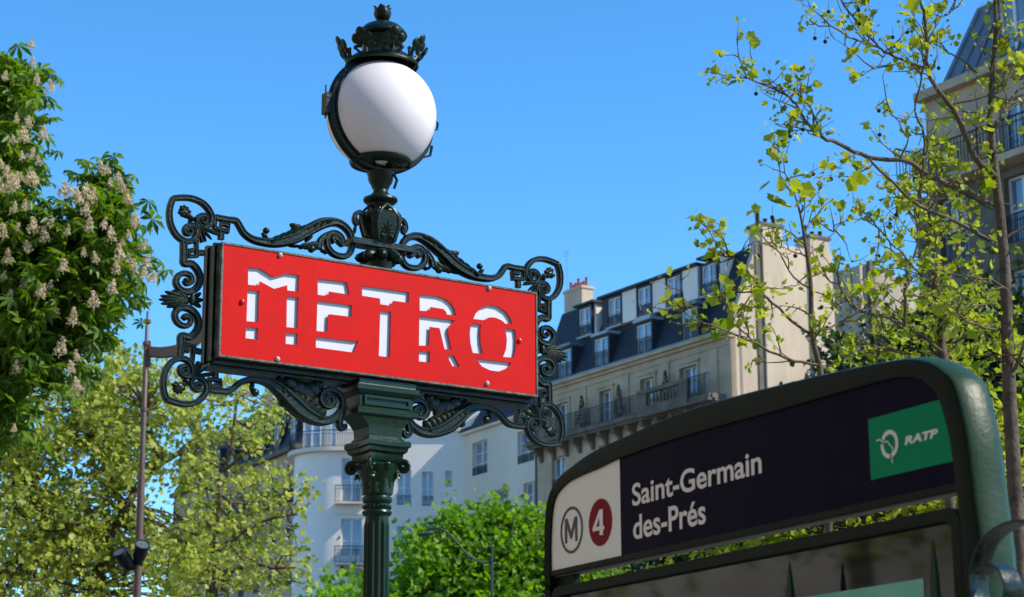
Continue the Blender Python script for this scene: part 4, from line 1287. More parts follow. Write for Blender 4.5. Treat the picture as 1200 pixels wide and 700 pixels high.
mb.tube(tp, .03, 5); mb.tube([p - np.array([0, 0, .96]) for p in tp], .02, 5); mb.tube([p - np.array([0, 0, .2]) for p in tp], .014, 5)
mb.build('curved_railing', M['black_iron'], cb, kind='stuff')
mb = MB(); plan_prism(mb, plan(-1.6, u1=uc + 3.2), z_bal + .163, z_bal + 2.9); mb.build('setback_wall', M['white_wall'], cb)
for x in (366, 398):
    q = Cf.px(x, 505, -1.6)
    window(Cf, cb, q[0], z_bal + .3, 1.1, 2.1, -1.55, sill=False)
mb = MB(); plan_prism(mb, plan(-1.3, u1=uc + 3.4), z_bal + 2.903, z_bal + 3.15); mb.build('roof_edge', M['zinc'], cb)
mb = MB(); mb.box(Cf, uc + 3.45, .9, z_sl + .003, z_sl + .18, -.3, .22); mb.build('cornice', M['cream_wall'], cb)
mb = MB(); mb.box(Cf, uc + 3.45, .9, z_sl + .183, z_sl + 1.5, -8, -.9); mb.build('attic_wall', M['white_wall'], cb)

# ---- 4. block behind the trees at the left
P4_ = at(352, 530, 132)
Lf = Frame(P4_, 152.0)
lb_ = empty('mansard_building', (P4_[0], P4_[1], 0), 'grey stone building with blue dormer windows, half hidden behind the yellow green trees', 'building')
zc4 = Lf.px(326, 536)[1]
uL0 = Lf.px(205, 560)[0]
H4_ = []
for k in range(7):
    for u in np.arange(-1.6, uL0 + 1.0, -2.9): H4_.append((float(u), zc4 - 2.75 - 3.0 * k, 1.15, 1.95))
H4_ = [q for q in H4_ if q[1] > .4]
wall_plate('facade_wall', Lf, uL0, 0, 0, zc4, H4_, M['stone'], lb_, .3)
for q in H4_: window(Lf, lb_, *q, -.22, rail=.8)
mb = MB(); mb.box(Lf, uL0 + .02, -.02, 0, zc4 - .02, -5, -.33); mb.build('building_core', M['stone_dark'], lb_)
mb = MB(); mb.box(Lf, uL0, .1, zc4 + .003, zc4 + .3, -.3, .4); mb.build('cornice', M['stone_dark'], lb_)
mb = MB(); mb.box(Lf, uL0, .1, zc4 - 3.35, zc4 - 3.15, .003, .5); mb.build('balcony_slab', M['stone_dark'], lb_)
railing(Lf, lb_, uL0, 0, zc4 - 3.145, .9, .42)
mb = MB(); mb.loft([[Lf.pt(a_, z, d) for a_, d in ((uL0, f), (0, f), (0, -5), (uL0, -5))] for z, f in ((zc4 + .305, .05), (zc4 + 4.3, -1.6), (zc4 + 5.0, -2.6))])
mb.build('mansard_roof', M['slate'], lb_)
for u in np.arange(-1.6, uL0 + 1.0, -2.9):
    mb = MB(); ring_frame(mb, Lf, u - .6, u + .6, zc4 + .6, zc4 + 2.3, .10, -1.3, -.05); mb.build('dormer', M['slate'], lb_)
    window(Lf, lb_, float(u), zc4 + .62, 1.18, 1.66, -.15, sill=False)
for u in (-6.2, -12.5):
    mb = MB(); mb.box(Lf, u, u + 1.7, zc4 + 3.5, zc4 + 6.6, -3.2, -2.2); mb.build('chimney_stack', M['render'], lb_)

# ---- 5. tall building at the upper right
P5 = at(1072, 230, 65)
Rf = Frame(P5, 147.4)
rb = empty('corner_apartment_building', (P5[0], P5[1], 0), 'tall apartment building with grey zinc mansard and black balcony at the upper right', 'building')
zb5 = (Rf.px(1070, 230)[1] + Rf.px(1200, 178)[1]) / 2
ue = 16.0
zm5 = (Rf.px(1104, 113)[1] + Rf.px(1200, 74)[1]) / 2
uw5 = Rf.px(1085, 150)[0]
um5 = Rf.px(1104, 113)[0]
wins5 = [pw(Rf, 1176, 121, 1203, 176)]
a5 = wins5[0]
uu = [a5[0], a5[0] + 2.9, a5[0] + 5.8, a5[0] + 8.7]
H5 = [(u, zb5 + .25, 1.25, a5[3] + .2) for u in uu]
wall_plate('attic_storey_wall', Rf, uw5, ue, zb5 + .0, zm5, H5, M['stone'], rb, .3)
for q in H5: window(Rf, rb, *q, -.22, sill=False, bars=2)
H6 = [(u, zb5 - 3.0 * (k + 1) + .3, 1.25, 2.15) for u in [a5[0] - 2.9 + 2.9 * j for j in range(5)] for k in range(7) if zb5 - 3.0 * (k + 1) + .3 > .4]
H6 = [q for q in H6 if q[0] > 1.0]
wall_plate('facade_wall', Rf, .0, ue, 0, zb5 - .25, H6, M['stone_dark'], rb, .3)
for q in H6: window(Rf, rb, *q, -.22, rail=.9)
mb = MB(); mb.box(Rf, uw5 + .02, ue, 0, zm5 - .02, -10, -.33); mb.build('building_core', M['stone_dark'], rb)
mb = MB(); mb.box(Rf, .72, ue, zb5 - .247, zb5 - .02, -.3, .75); mb.build('balcony_slab', M['stone'], rb)
railing(Rf, rb, .78, ue, zb5 - .02, 1.1, .70, .14)
RS = Rf.shifted(.78, 0, 90)
railing(RS, rb, -.68, 1.5, zb5 - .02, 1.1, 0, .14)
mb = MB(); mb.box(Rf, uw5 - .15, ue, zm5 + .003, zm5 + .3, -.3, .35); mb.build('cornice', M['stone'], rb)
mt = Rf.px(1145, 10, -1.3)
mb = MB()
zt5 = mt[1]
mb.loft([[Rf.pt(u0, z, d) for u0, d in ((um5 + su, f), (ue, f), (ue, -10), (um5 + su, -10))] for z, f, su in ((zm5 + .305, .05, 0), (zt5, -1.3, mt[0] - um5), (zt5 + .8, -3.2, mt[0] - um5 + 1.5))])
mb.build('mansard_roof', M['zinc'], rb)
for k in range(16):
    u = um5 + .25 + k * .62
    if u > ue: break
    f0, f1 = .05, -1.3
    ub = u; ut = u + (mt[0] - um5) * max(0, 1 - k / 6)
    mb = MB(); mb.loft([[Rf.pt(x - .025, zm5 + .31, f0 + .0), Rf.pt(x + .025, zm5 + .31, f0), Rf.pt(x + .025, zm5 + .31, f0 + .06), Rf.pt(x - .025, zm5 + .31, f0 + .06)] if zz == 0 else [Rf.pt(y - .025, zt5, f1), Rf.pt(y + .025, zt5, f1), Rf.pt(y + .025, zt5, f1 + .06), Rf.pt(y - .025, zt5, f1 + .06)] for zz, x, y in ((0, ub, ut), (1, ub, ut))])
    mb.build('zinc_seam', M['zinc'], rb)
q5 = pw(Rf, 1172, 10, 1203, 62)
for u in (q5[0], q5[0] + 2.9, q5[0] + 5.8):
    mb = MB(); ring_frame(mb, Rf, u - .62, u + .62, q5[1], q5[1] + 2.0, .12, -1.4, .02); mb.build('dormer', M['zinc'], rb)
    window(Rf, rb, u, q5[1] + .01, 1.22, 1.98, -.12, sill=False)

# ---- 6. far cream house beyond the trees
P6 = at(1012, 400, 135)
Df, Dg = Frame(P6, 147.4), Frame(P6, 57.4)
db = empty('distant_house', (P6[0], P6[1], 0), 'far cream rendered house with sloping gable and one tall flue, seen through the right tree', 'building')
mb = MB()
pg = [Dg.px(1012, 309), Dg.px(1040, 320), Dg.px(1064, 331), Dg.px(1092, 346)]
mb.prism(Dg, [(0, 0)] + [(pg[0][0], pg[0][1])] + pg[1:] + [(pg[-1][0], 0)], -7.0, 0)
mb.build('gable_wall', M['render_dirty'], db)
pl = [Df.px(982, 328), Df.px(1011, 309.5)]
hd6 = [pw(Df, 984, 352, 989, 372), pw(Df, 995, 348, 1001, 368)]
wall_plate('side_wall', Df, pl[0][0], -.02, 0, 0, hd6, M['render_dirty'], db, .3, top=[(pl[0][0], 0), (-.02, 0), (-.02, pl[1][1]), (pl[0][0], pl[0][1])])
for q in hd6: window(Df, db, *q, -.2, sill=False)
mb = MB(); mb.box(Df, pl[0][0] + .05, -.05, 0, pl[0][1] - .3, -6.8, -.33); mb.build('building_core', M['stone_dark'], db)
a_ = Dg.px(1015, 309); b_ = Dg.px(1020.5, 309)
mb = MB(); mb.box(Dg, a_[0], b_[0], 1, a_[1] + .15, .003, .35); mb.build('flue', M['stone_dark'], db)
hd = Dg.px(1066, 387); 
mb = MB(); mb.box(Dg, hd[0] - .3, hd[0] + .3, hd[1] - .5, hd[1] + .5, .003, .12); mb.build('vent_shutter', M['pole_brown'], db)

# ---- surrounding blocks outside the view, which the signs and windows face and reflect
def plain_block(name, cx, cy, az, wd, dp, h, m, label, floors, cols):
    P = np.array([cx, cy, 0]); F = Frame(P, az)
    o = empty(name, (cx, cy, 0), label, 'building', None)
    mb = MB(); mb.box(F, -wd / 2, wd / 2, 0, h, -dp, 0); mb.build('wall', m, o)
    mb = MB(); mb.loft([[F.pt(a, z, d) for a, d in ((-wd / 2, f), (wd / 2, f), (wd / 2, -dp), (-wd / 2, -dp))] for z, f in ((h + .01, .2), (h + .4, .25), (h + 3.6, -1.8))]); mb.build('roof', M['slate'], o)
    for i in range(floors):
        for j in range(cols):
            window(F, o, -wd / 2 + wd * (j + .5) / cols, 1.2 + i * (h - 1.2) / floors, 1.2, 1.9, .09, sill=True)
    return o
plain_block('stone_block', -27, 17, 90 - 5 + 95, 34, 10, 21, M['grey_stone'], 'grey stone apartment block left of the view, reflected in the map case glass', 6, 10)
plain_block('west_stone_block', -22, -20, 125, 30, 10, 20, M['stone'], 'stone apartment block behind the viewer on the left', 6, 9)
plain_block('south_stone_block', 10, -30, 80 - 170 + 0, 34, 10, 20, M['render'], 'cream apartment block across the street behind the viewer', 6, 10)

# ================================================================== TREES
def rot_random(n, tilt=0.9, rg=rng):
    """n rotation matrices: random heading, leaf normal scattered about the vertical"""
    yaw = rg.uniform(0, 2 * np.pi, n); pit = rg.normal(0, tilt, n); rol = rg.normal(0, tilt, n)
    cy, sy = np.cos(yaw), np.sin(yaw); cp_, sp_ = np.cos(pit), np.sin(pit); cr_, sr_ = np.cos(rol), np.sin(rol)
    Rz = np.zeros((n, 3, 3)); Rz[:, 0, 0] = cy; Rz[:, 0, 1] = -sy; Rz[:, 1, 0] = sy; Rz[:, 1, 1] = cy; Rz[:, 2, 2] = 1
    Ry = np.zeros((n, 3, 3)); Ry[:, 0, 0] = cp_; Ry[:, 0, 2] = sp_; Ry[:, 2, 0] = -sp_; Ry[:, 2, 2] = cp_; Ry[:, 1, 1] = 1
    Rx = np.zeros((n, 3, 3)); Rx[:, 0, 0] = 1; Rx[:, 1, 1] = cr_; Rx[:, 1, 2] = -sr_; Rx[:, 2, 1] = sr_; Rx[:, 2, 2] = cr_
    return Rz @ Ry @ Rx

def leaf_template(kind):
    if kind == 'plane':                              # five pointed lobes, cupped
        P = [(0, 0.04), (.24, .00), (.50, .08), (.46, .30), (.62, .50), (.44, .62), (.26, .72), (0, .98), (-.26, .72), (-.44, .62), (-.62, .50), (-.46, .30), (-.50, .08), (-.24, .00)]
        v = [(x, y, .16 * abs(x) ** 1.2 - .25 * (y - .3) ** 2) for x, y in P] + [(0, .35, -.03)]
        f = [(14, i, (i + 1) % 14) for i in range(14)]
        # lobed outline needs only the outer ring about the centre
        return np.array(v), f
    if kind == 'small':                              # simple lobed leaf of few faces
        P = [(0, 0), (.40, .15), (.48, .55), (.14, .62), (0, 1.0), (-.14, .62), (-.48, .55), (-.40, .15)]
        v = [(x, y, .22 * abs(x) - .2 * (y - .4) ** 2) for x, y in P]
        return np.array(v), [(0, 1, 2, 3), (0, 3, 4), (0, 4, 5), (0, 5, 6, 7)]
    if kind == 'oval':
        v = [(0, 0, 0), (.28, .4, .08), (0, 1, -.06), (-.28, .4, .08)]
        return np.array(v, float), [(0, 1, 2), (0, 2, 3)]
    if kind == 'chestnut':                           # seven drooping leaflets from one point
        v, f = [], []
        for k in range(7):
            a = math.radians(-135 + 45 * k); L = (.62, .85, 1, 1.05, 1, .85, .62)[k]
            d = np.array([math.sin(a), math.cos(a)]); s_ = np.array([d[1], -d[0]])
            o = len(v)
            v += [(0, 0, 0)] + [tuple(d * L * .62 + s_ * .17) + (-.18 * L,), tuple(d * L) + (-.52 * L,), tuple(d * L * .62 - s_ * .17) + (-.18 * L,)]
            f += [(o, o + 1, o + 2), (o, o + 2, o + 3)]
        return np.array(v), f
TPL = {k: leaf_template(k) for k in ('plane', 'small', 'oval', 'chestnut')}

def leaf_cloud(name, centres, sizes, kind, m, parent, tilt=.9, rots=None):
    T_, F_ = TPL[kind]
    c = np.asarray(centres); n = len(c); sz = np.asarray(sizes).reshape(n, 1, 1)
    Rm = rot_random(n, tilt) if rots is None else rots
    Tn = np.repeat((T_ - np.array([0, .15, 0]))[None], n, axis=0)
    cu_ = rng.uniform(-.6, 1.0, (n, 1))
    Tn[:, :, 2] = Tn[:, :, 2] * 1.2 + cu_ * (Tn[:, :, 1] - .3) ** 2 * .45
    Tn[:, :, 0] *= rng.uniform(.7, 1.15, (n, 1))
    V = np.einsum('nij,nkj->nki', Rm, Tn) * sz + c[:, None, :]
    off = root_off(parent) if parent is not None else 0
    V = (V - off).reshape(-1, 3)
    k = len(T_)
    lt = np.array([len(f) for f in F_]); li = np.concatenate([np.array(f) for f in F_])
    loops = (li[None, :] + (np.arange(n) * k)[:, None]).ravel()
    tot = np.tile(lt, n); st_ = np.concatenate([[0], np.cumsum(tot)[:-1]])
    me = bpy.data.meshes.new(name)
    me.vertices.add(len(V)); me.vertices.foreach_set('co', V.ravel().astype(np.float32))
    me.loops.add(len(loops)); me.loops.foreach_set('vertex_index', loops.astype(np.int32))
    me.polygons.add(len(tot)); me.polygons.foreach_set('loop_start', st_.astype(np.int32)); me.polygons.foreach_set('loop_total', tot.astype(np.int32))
    me.update(calc_edges=True); me.validate()
    me.materials.append(m)
    o = bpy.data.objects.new(name, me); COL.objects.link(o)
    if parent is not None: o.parent = parent
    o['kind'] = 'stuff'
    return o
def single_leaf_mesh(kind, m, name='leaf'):
    T_, F_ = TPL[kind]
    curl = random.uniform(-.5, .9)
    T2 = T_.copy(); T2[:, 2] = T2[:, 2] * 1.4 + curl * (T2[:, 1] - .3) ** 2 * .5 + curl * T2[:, 0] * .15; T2[:, 0] *= random.uniform(.8, 1.1)
    me = bpy.data.meshes.new(name); me.from_pydata([tuple(p) for p in (T2 - np.array([0, .15, 0]))], [], F_); me.materials.append(m)
    return me
def place_leaf(me, parent, P, s_, tilt=.8, name='leaf'):
    return place(name, me, parent, P, sc=(s_, s_, s_), rot=(random.gauss(0, tilt), random.gauss(0, tilt), random.uniform(0, 6.28)))

def P3(pts, D0, D1=None, wob=0.0):
    n = len(pts); D1 = D0 if D1 is None else D1
    return [at(x, y, D0 + (D1 - D0) * i / max(n - 1, 1) + wob * math.sin(i * 1.7 + D0 * 9 + pts[0][0])) for i, (x, y) in enumerate(pts)]
def limb(mb, P, r0, r1, n=7, sm=4, jit=0.0):
    S_ = smooth_path(P, sm)
    if jit:
        S_ = [p + np.array([random.gauss(0, jit), random.gauss(0, jit), random.gauss(0, jit)]) * (0 < i < len(S_) - 1) for i, p in enumerate(S_)]
    m_ = len(S_)
    mb.tube(S_, [r0 + (r1 - r0) * (i / (m_ - 1)) for i in range(m_)], n)
    return S_

# ---- right plane tree: bare limbs with young leaves and hanging seed balls
def young_plane(name, label, trunkpx, D, limbs, leafsize, nstuff, nparts, seeds, dense, base, r0=.07, group='young plane trees behind the station sign'):
    T0 = P3(trunkpx, D, D, .0)
    root = empty(name, (base[0], base[1], -.15 if base[1] > 12.7 else 0), label, 'tree', group)
    mb = MB()
    ground = np.array([base[0], base[1], 0.0])
    trunk = [ground, ground * .4 + T0[0] * .6] + T0
    limb(mb, trunk, r0 * 1.5, r0 * .22, 9)
    mb.build('trunk', M['bark'], root, True, 60)
    tips = []
    for pts, d0, d1, ra, rb_ in limbs:
        mb = MB()
        S_ = limb(mb, P3(pts, D + d0, D + d1, .05), ra, rb_, 7, 4, .004)
        mb.build('branch', M['twig'], root, True, 60)
        tips.append(S_)
    # twigs and leaves
    tw = MB(); LC, LS = [], []
    def twig(p, d, L, lvl, dens):
        d = d / (np.linalg.norm(d) + 1e-9)
        q = [p]; n_ = 4
        for i in range(n_):
            d = d + np.array([random.gauss(0, .25), random.gauss(0, .25), random.gauss(.06, .2)]); d /= np.linalg.norm(d)
            q.append(q[-1] + d * L / n_)
        tw.tube(q, [.0048 * (1 - .75 * i / n_) * (1.25 if lvl == 0 else .8) for i in range(n_ + 1)], 4)
        for i, s_ in enumerate(q[1:]):
            if lvl < 1 and random.random() < .55:
                twig(s_, d + np.array([random.gauss(0, .8), random.gauss(0, .8), random.gauss(.1, .6)]), L * .55, lvl + 1, dens)
            if random.random() < .55 * dens:
                LC.append(s_ + np.array([random.gauss(0, .02), random.gauss(0, .02), random.gauss(0, .02)])); LS.append(leafsize * random.uniform(.25, .7))
        for _ in range(random.choice((1, 2, 2, 3))):
            if random.random() < dens:
                LC.append(q[-1] + np.array([random.gauss(0, .025), random.gauss(0, .025), random.gauss(0, .02)])); LS.append(leafsize * (random.uniform(.35, .8) if random.random() < .6 else random.uniform(.8, 1.35)))
    allS = tips + [smooth_path(T0, 3)]
    for S_, (pts, d0, d1, ra, rb_) in zip(allS, list(limbs) + [(trunkpx, 0, 0, r0, r0 * .2)]):
        Lt = sum(np.linalg.norm(np.array(b_) - np.array(a_)) for a_, b_ in zip(S_[:-1], S_[1:]))
        nt_ = int(Lt * dense)
        for i in range(nt_):
            t = random.random() ** .75
            k = min(len(S_) - 2, int(t * (len(S_) - 1)))
            p = np.array(S_[k]) + (np.array(S_[k + 1]) - np.array(S_[k])) * random.random()
            d = (np.array(S_[k + 1]) - np.array(S_[k])); d /= np.linalg.norm(d) + 1e-9
            d = d * .6 + np.array([random.gauss(0, .7), random.gauss(0, .5), random.gauss(.25, .6)])
            twig(p, d, random.uniform(.10, .32), 0, .9)
        p = np.array(S_[-1]); d = p - np.array(S_[-3])
        for _ in range(3):
            twig(p, d + np.random.normal(0, .02, 3), .08, 1, 1.0)
    tw.build('twig_mass', M['twig'], root, kind='stuff')
    idx = np.argsort(-np.array(LS))
    lms = [single_leaf_mesh('plane', M['leaf_plane']) for _ in range(6)]
    for i in idx[:nparts]: place_leaf(random.choice(lms), root, LC[i], LS[i], .75)
    rest = idx[nparts:]
    leaf_cloud('foliage', [LC[i] for i in rest], [LS[i] for i in rest], 'plane', M['leaf_plane'], root)
    sdm = MB(); sdm.ell((0, 0, 0), [np.array([.013, 0, 0]), np.array([0, .013, 0]), np.array([0, 0, .013])], 8, 6)
    sdm.tube([np.array([0, 0, .012]), np.array([.004, 0, .07])], .0012, 4)
    sdd = sdm.data('seed_ball', M['seed'], True)
    for x, y, dd in seeds: place('seed_ball', sdd, root, at(x, y, D + dd))
    return root, LC
# big tree at the right edge
def RB(l): return [(840 + x / 2.692, y / 2.692) for x, y in l]
def RC_(l): return [(900 + x / 2.5, 200 + y / 2.5) for x, y in l]
bA = at(1190, 600, 12.6)
limbsA = [
 (RB([(880, 560), (835, 520), (800, 470), (760, 370), (700, 290), (665, 220), (660, 80), (640, 0), (630, -60)]), 0, -.5, .024, .006),
 (RB([(665, 215), (560, 180), (510, 150), (450, 130), (380, 95), (310, 75)]), -.3, -.8, .010, .004),
 (RB([(510, 150), (450, 80), (385, 0), (360, -40)]), -.5, -.6, .008, .004),
 (RB([(530, 175), (500, 215), (450, 240)]), -.5, -.7, .005, .003),
 (RB([(850, 640), (720, 580), (650, 540), (600, 510), (480, 495), (400, 460), (330, 430), (280, 380), (250, 330), (200, 290), (130, 260), (90, 245)]), 0, -1.0, .020, .004),
 (RB([(330, 430), (300, 350), (260, 300)]), -.7, -.8, .005, .003),
 (RB([(640, 640), (645, 560), (655, 430), (625, 350), (645, 250), (660, 180)]), -.1, -.4, .010, .005),
 (RB([(480, 500), (560, 580), (640, 650), (760, 700), (860, 760)]), -.6, .1, .008, .014),
 (RB([(580, 500), (600, 440), (560, 370), (540, 350)]), -.4, -.5, .006, .003),
 (RB([(740, 330), (860, 300), (940, 260), (1010, 190)]), -.1, .3, .010, .006),
 (RB([(700, 60), (760, 20), (800, -40)]), -.2, .2, .008, .004),
 (RB([(880, 400), (930, 310), (990, 240)]), .0, .3, .012, .006),
 (RB([(820, 230), (770, 190), (720, 160), (670, 130)]), .0, .2, .007, .004),
 (RC_([(690, 120), (640, 90), (560, 40), (500, 0)]), 0, .2, .012, .006),
 (RC_([(700, 350), (640, 320), (560, 310), (500, 290)]), 0, -.3, .010, .005),
 (RC_([(690, 200), (740, 170), (800, 150)]), 0, .1, .010, .006),
 (RC_([(705, 470), (640, 460), (580, 440), (540, 400)]), 0, -.3, .010, .005),
 (RC_([(710, 600), (740, 540), (770, 450)]), 0, -.1, .014, .008),
]
seedsA = [(955 - 0, 45, -.8), (967, 49, -.8), (886, 110, -1), (925, 154, -1), (926, 160, -1), (941, 152, -1), (921, 189, -1), (953, 204, -1), (974, 210, -.9), (1100, 80, -.3), (1005, 206, -.8), (1030, 130, -.6), (1006, 12, -.6), (1007, 28, -.6), (1063, 38, -.4), (971, 14, -.6), (1031, 158, -.5), (1050, 252, -.4), (1128, 148, 0), (1046, 44, -.4)]
tA, LCa = young_plane('plane_tree', 'plane tree with seed balls and the thickest grey trunk, at the right edge', [(1186, 520), (1182, 440), (1180, 380), (1178, 320), (1172, 252), (1167, 208), (1161, 149), (1163, 93), (1167, 37), (1166, 0), (1166, -50)], 12.6, limbsA, .057, 0, 150, seedsA, 9.5, bA, .036)
# middle tree
limbsB = [
 (RC_([(510, 530), (460, 490), (400, 455), (350, 430), (260, 410), (210, 340), (205, 300)]), 0, -.4, .014, .005),
 (RC_([(400, 455), (400, 380), (410, 300), (440, 200), (430, 120)]), -.2, -.5, .012, .005),
 (RC_([(490, 350), (440, 300), (400, 250), (350, 200), (310, 150)]), 0, -.3, .010, .004),
 (RC_([(510, 440), (580, 400), (650, 390)]), 0, .3, .010, .005),
 (RC_([(495, 380), (540, 300), (560, 230), (560, 130)]), 0, .2, .010, .005),
 (RC_([(480, 240), (440, 160), (400, 100), (360, 60)]), 0, -.2, .008, .004),
 (RC_([(515, 560), (560, 500), (620, 470)]), 0, .2, .010, .005),
 (RC_([(512, 560), (420, 540), (330, 520), (250, 500)]), 0, -.2, .010, .005),
]
bB = at(1112, 600, 14.0)
tB, LCb = young_plane('plane_tree', 'young plane tree with thin forked trunk between the far house and the zinc roofed building', [(1112, 560), (1108, 440), (1104, 408), (1100, 372), (1096, 340), (1094, 300), (1092, 280), (1088, 230), (1084, 200)], 14.0, limbsB, .054, 0, 60, [(1030, 300, 0), (1043, 262, 0)], 17, bB, .028)
# sapling in front of the gable
limbsC = [
 ([(955, 398), (920, 368), (900, 350), (880, 323), (862, 305), (845, 292), (829, 268)], 0, -.5, .009, .003),
 ([(958, 428), (920, 420), (886, 403), (848, 387), (817, 377), (800, 362)], 0, -.6, .009, .003),
 ([(949, 338), (931, 326), (914, 297), (905, 284)], 0, .3, .006, .003),
 ([(953, 396), (980, 380), (1004, 366), (1012, 340)], 0, .3, .007, .003),
 ([(938, 250), (950, 235), (962, 222)], 0, 0, .004, .002),
 ([(930, 226), (922, 218), (914, 203), (911, 182)], 0, -.1, .005, .003),
 ([(946, 300), (965, 285), (985, 262)], 0, .2, .005, .003),
 ([(870, 312), (862, 330), (850, 345)], -.3, -.4, .004, .002),
 ([(880, 400), (872, 375), (850, 355), (842, 345)], -.3, -.4, .004, .002),
]
bC = at(966, 520, 11.4)
tC, LCc = young_plane('plane_tree', 'slender young plane tree in front of the cream gable wall', [(966, 500), (962, 440), (952, 392), (950, 332), (944, 288), (938, 252), (930, 224)], 11.4, limbsC, .050, 0, 60, [(905, 255, 0), (932, 300, 0), (889, 300, -.2)], 8, bC, .018)
lm_ = single_leaf_mesh('plane', M['leaf_plane'])
for x, y, s_ in ((829, 268, .08), (838, 276, .10), (846, 292, .13), (835, 300, .11), (850, 286, .12), (858, 296, .09), (800, 358, .12), (793, 354, .08), (812, 368, .07), (842, 382, .10), (828, 388, .09), (858, 366, .11), (852, 376, .12), (824, 398, .10), (872, 316, .09), (866, 318, .08), (905, 178, .10), (918, 180, .10), (900, 215, .11), (914, 222, .12), (928, 218, .12), (940, 222, .12), (906, 236, .13), (922, 240, .11), (936, 238, .10), (1003, 212, .11), (997, 222, .12), (1015, 210, .09), (873, 76, .10), (884, 74, .10), (880, 84, .09), (1068, 10, .13), (1062, 18, .12), (1076, 16, .10), (868, 80, .08)):
    place_leaf(lm_, tC, at(x, y, 11.0), s_ * .82, .7)

# ---- crowns: limbs, twigs and thousands of leaves gathered in clumps
def blob_points(blobs, n, shell=.45):
    """points inside ellipsoids (x, y, rx, ry in photo pixels, depth, depth radius), denser near the surface"""
    W = np.array([b[2] * b[3] for b in blobs], float); W /= W.sum()
    out = []
    for i in rng.choice(len(blobs), n, p=W):
        x, y, rx_, ry_, D, dr = blobs[i]
        v = rng.normal(size=3); v /= np.linalg.norm(v)
        r = rng.uniform(shell, 1) ** .6
        out.append(at(x + v[0] * rx_ * r, y + v[1] * ry_ * r, D + v[2] * dr * r))
    return np.array(out)
def crown(name, label, cat, base, blobs, limbs, nclump, per, spread, lsize, kind, m, rtrunk, group=None, tilt=.8, shell=.4, nparts=0, lm=None, trunk=None, twigs=True):
    root = empty(name, (base[0], base[1], base[2]), label, cat, group)
    mb = MB()
    tp = trunk if trunk is not None else [np.array(base, float), np.array(base, float) + np.array([.1, 0, 2.0]), at(blobs[0][0], blobs[0][1], blobs[0][4])]
    S_ = limb(mb, tp, rtrunk, rtrunk * .35, 9)
    mb.build('trunk', M['bark'], root, True, 60)
    nodes = [np.array(p) for p in S_[len(S_) // 2:]]
    for P, ra, rb_ in limbs:
        mb = MB(); q = limb(mb, P, ra, rb_, 7, 4, ra * .12); mb.build('limb', M['bark'], root, True, 60)
        nodes += [np.array(p) for p in q]
    cl = blob_points(blobs, nclump, shell)
    N_ = np.array(nodes)
    if twigs:
        tw = MB()
        for c in cl[::2]:
            k = np.argmin(((N_ - c) ** 2).sum(1)); a_ = N_[k]
            mid = (a_ + c) / 2 + np.array([0, 0, .06 * np.linalg.norm(c - a_)]) + rng.normal(0, .04, 3)
            tw.tube([a_, mid, c], [rtrunk * .10, rtrunk * .07, rtrunk * .03], 4)
        tw.build('twig_mass', M['bark'], root, kind='stuff')
    C = np.repeat(cl, per, axis=0)
    C = C + rng.normal(size=C.shape) * spread * rng.uniform(.5, 1.2, (len(C), 1))
    sz = lsize * rng.uniform(.6, 1.2, len(C))
    if nparts:
        dist = np.linalg.norm(C - EYE, axis=1)
        idx = np.argsort(dist)[:nparts * 3][::3]
        for i in idx: place_leaf(lm, root, C[i], sz[i], .55)
        keep = np.ones(len(C), bool); keep[idx] = False
        C, sz = C[keep], sz[keep]
    leaf_cloud('foliage', C, sz, kind, m, root, tilt)
    return root, cl

# chestnut at the far left, with upright cream flower clusters
b0 = at(-60, 500, 17.5)
ch_blobs = [(0, 85, 26, 22, 17, .6), (18, 115, 26, 26, 17, .7), (0, 150, 34, 34, 17, .8), (12, 185, 20, 24, 17, .6), (8, 215, 26, 30, 17, .7), (-2, 255, 34, 34, 17, .8), (10, 300, 44, 40, 17, 1), (60, 285, 26, 26, 17, .7), (90, 262, 20, 22, 16.9, .5), (116, 222, 14, 18, 16.8, .4), (125, 250, 24, 26, 16.8, .6), (138, 285, 26, 28, 16.8, .6), (100, 300, 30, 34, 17, .8),
            (148, 318, 20, 20, 16.8, .5), (70, 335, 56, 34, 17, 1), (30, 375, 50, 42, 17, 1), (88, 378, 34, 30, 17, .8), (8, 430, 40, 40, 17, .9), (8, 480, 24, 30, 17, .6), (50, 430, 22, 22, 17, .6), (-70, 300, 50, 200, 17.6, 1.5), (118, 345, 26, 18, 16.9, .5)]
lmc = single_leaf_mesh('chestnut', M['leaf_chestnut'])
chl = [([at(-60, 430, 17.5), at(-20, 390, 17.3), at(30, 340, 17), at(80, 290, 16.9), at(120, 240, 16.8)], .09, .02), ([at(-60, 400, 17.5), at(-30, 300, 17.3), at(0, 200, 17), at(10, 100, 17)], .09, .02), ([at(-20, 390, 17.3), at(60, 400, 17), at(110, 370, 16.9)], .05, .015), ([at(-50, 460, 17.4), at(-10, 480, 17.1), at(10, 500, 17)], .04, .012)]
g0 = np.array([b0[0], 17.5, -.13])
ch, chc = crown('chestnut_tree', 'horse chestnut with dark green leaves and cream flower spikes at the left edge', 'tree', g0, ch_blobs, chl, 640, 10, .13, .125, 'chestnut', M['leaf_chestnut'], .20, nparts=220, lm=lmc, trunk=[g0, g0 + np.array([0, 0, 1.5]), at(-60, 430, 17.5), at(-60, 250, 17.5)], tilt=.45, shell=.1)
fdms = []
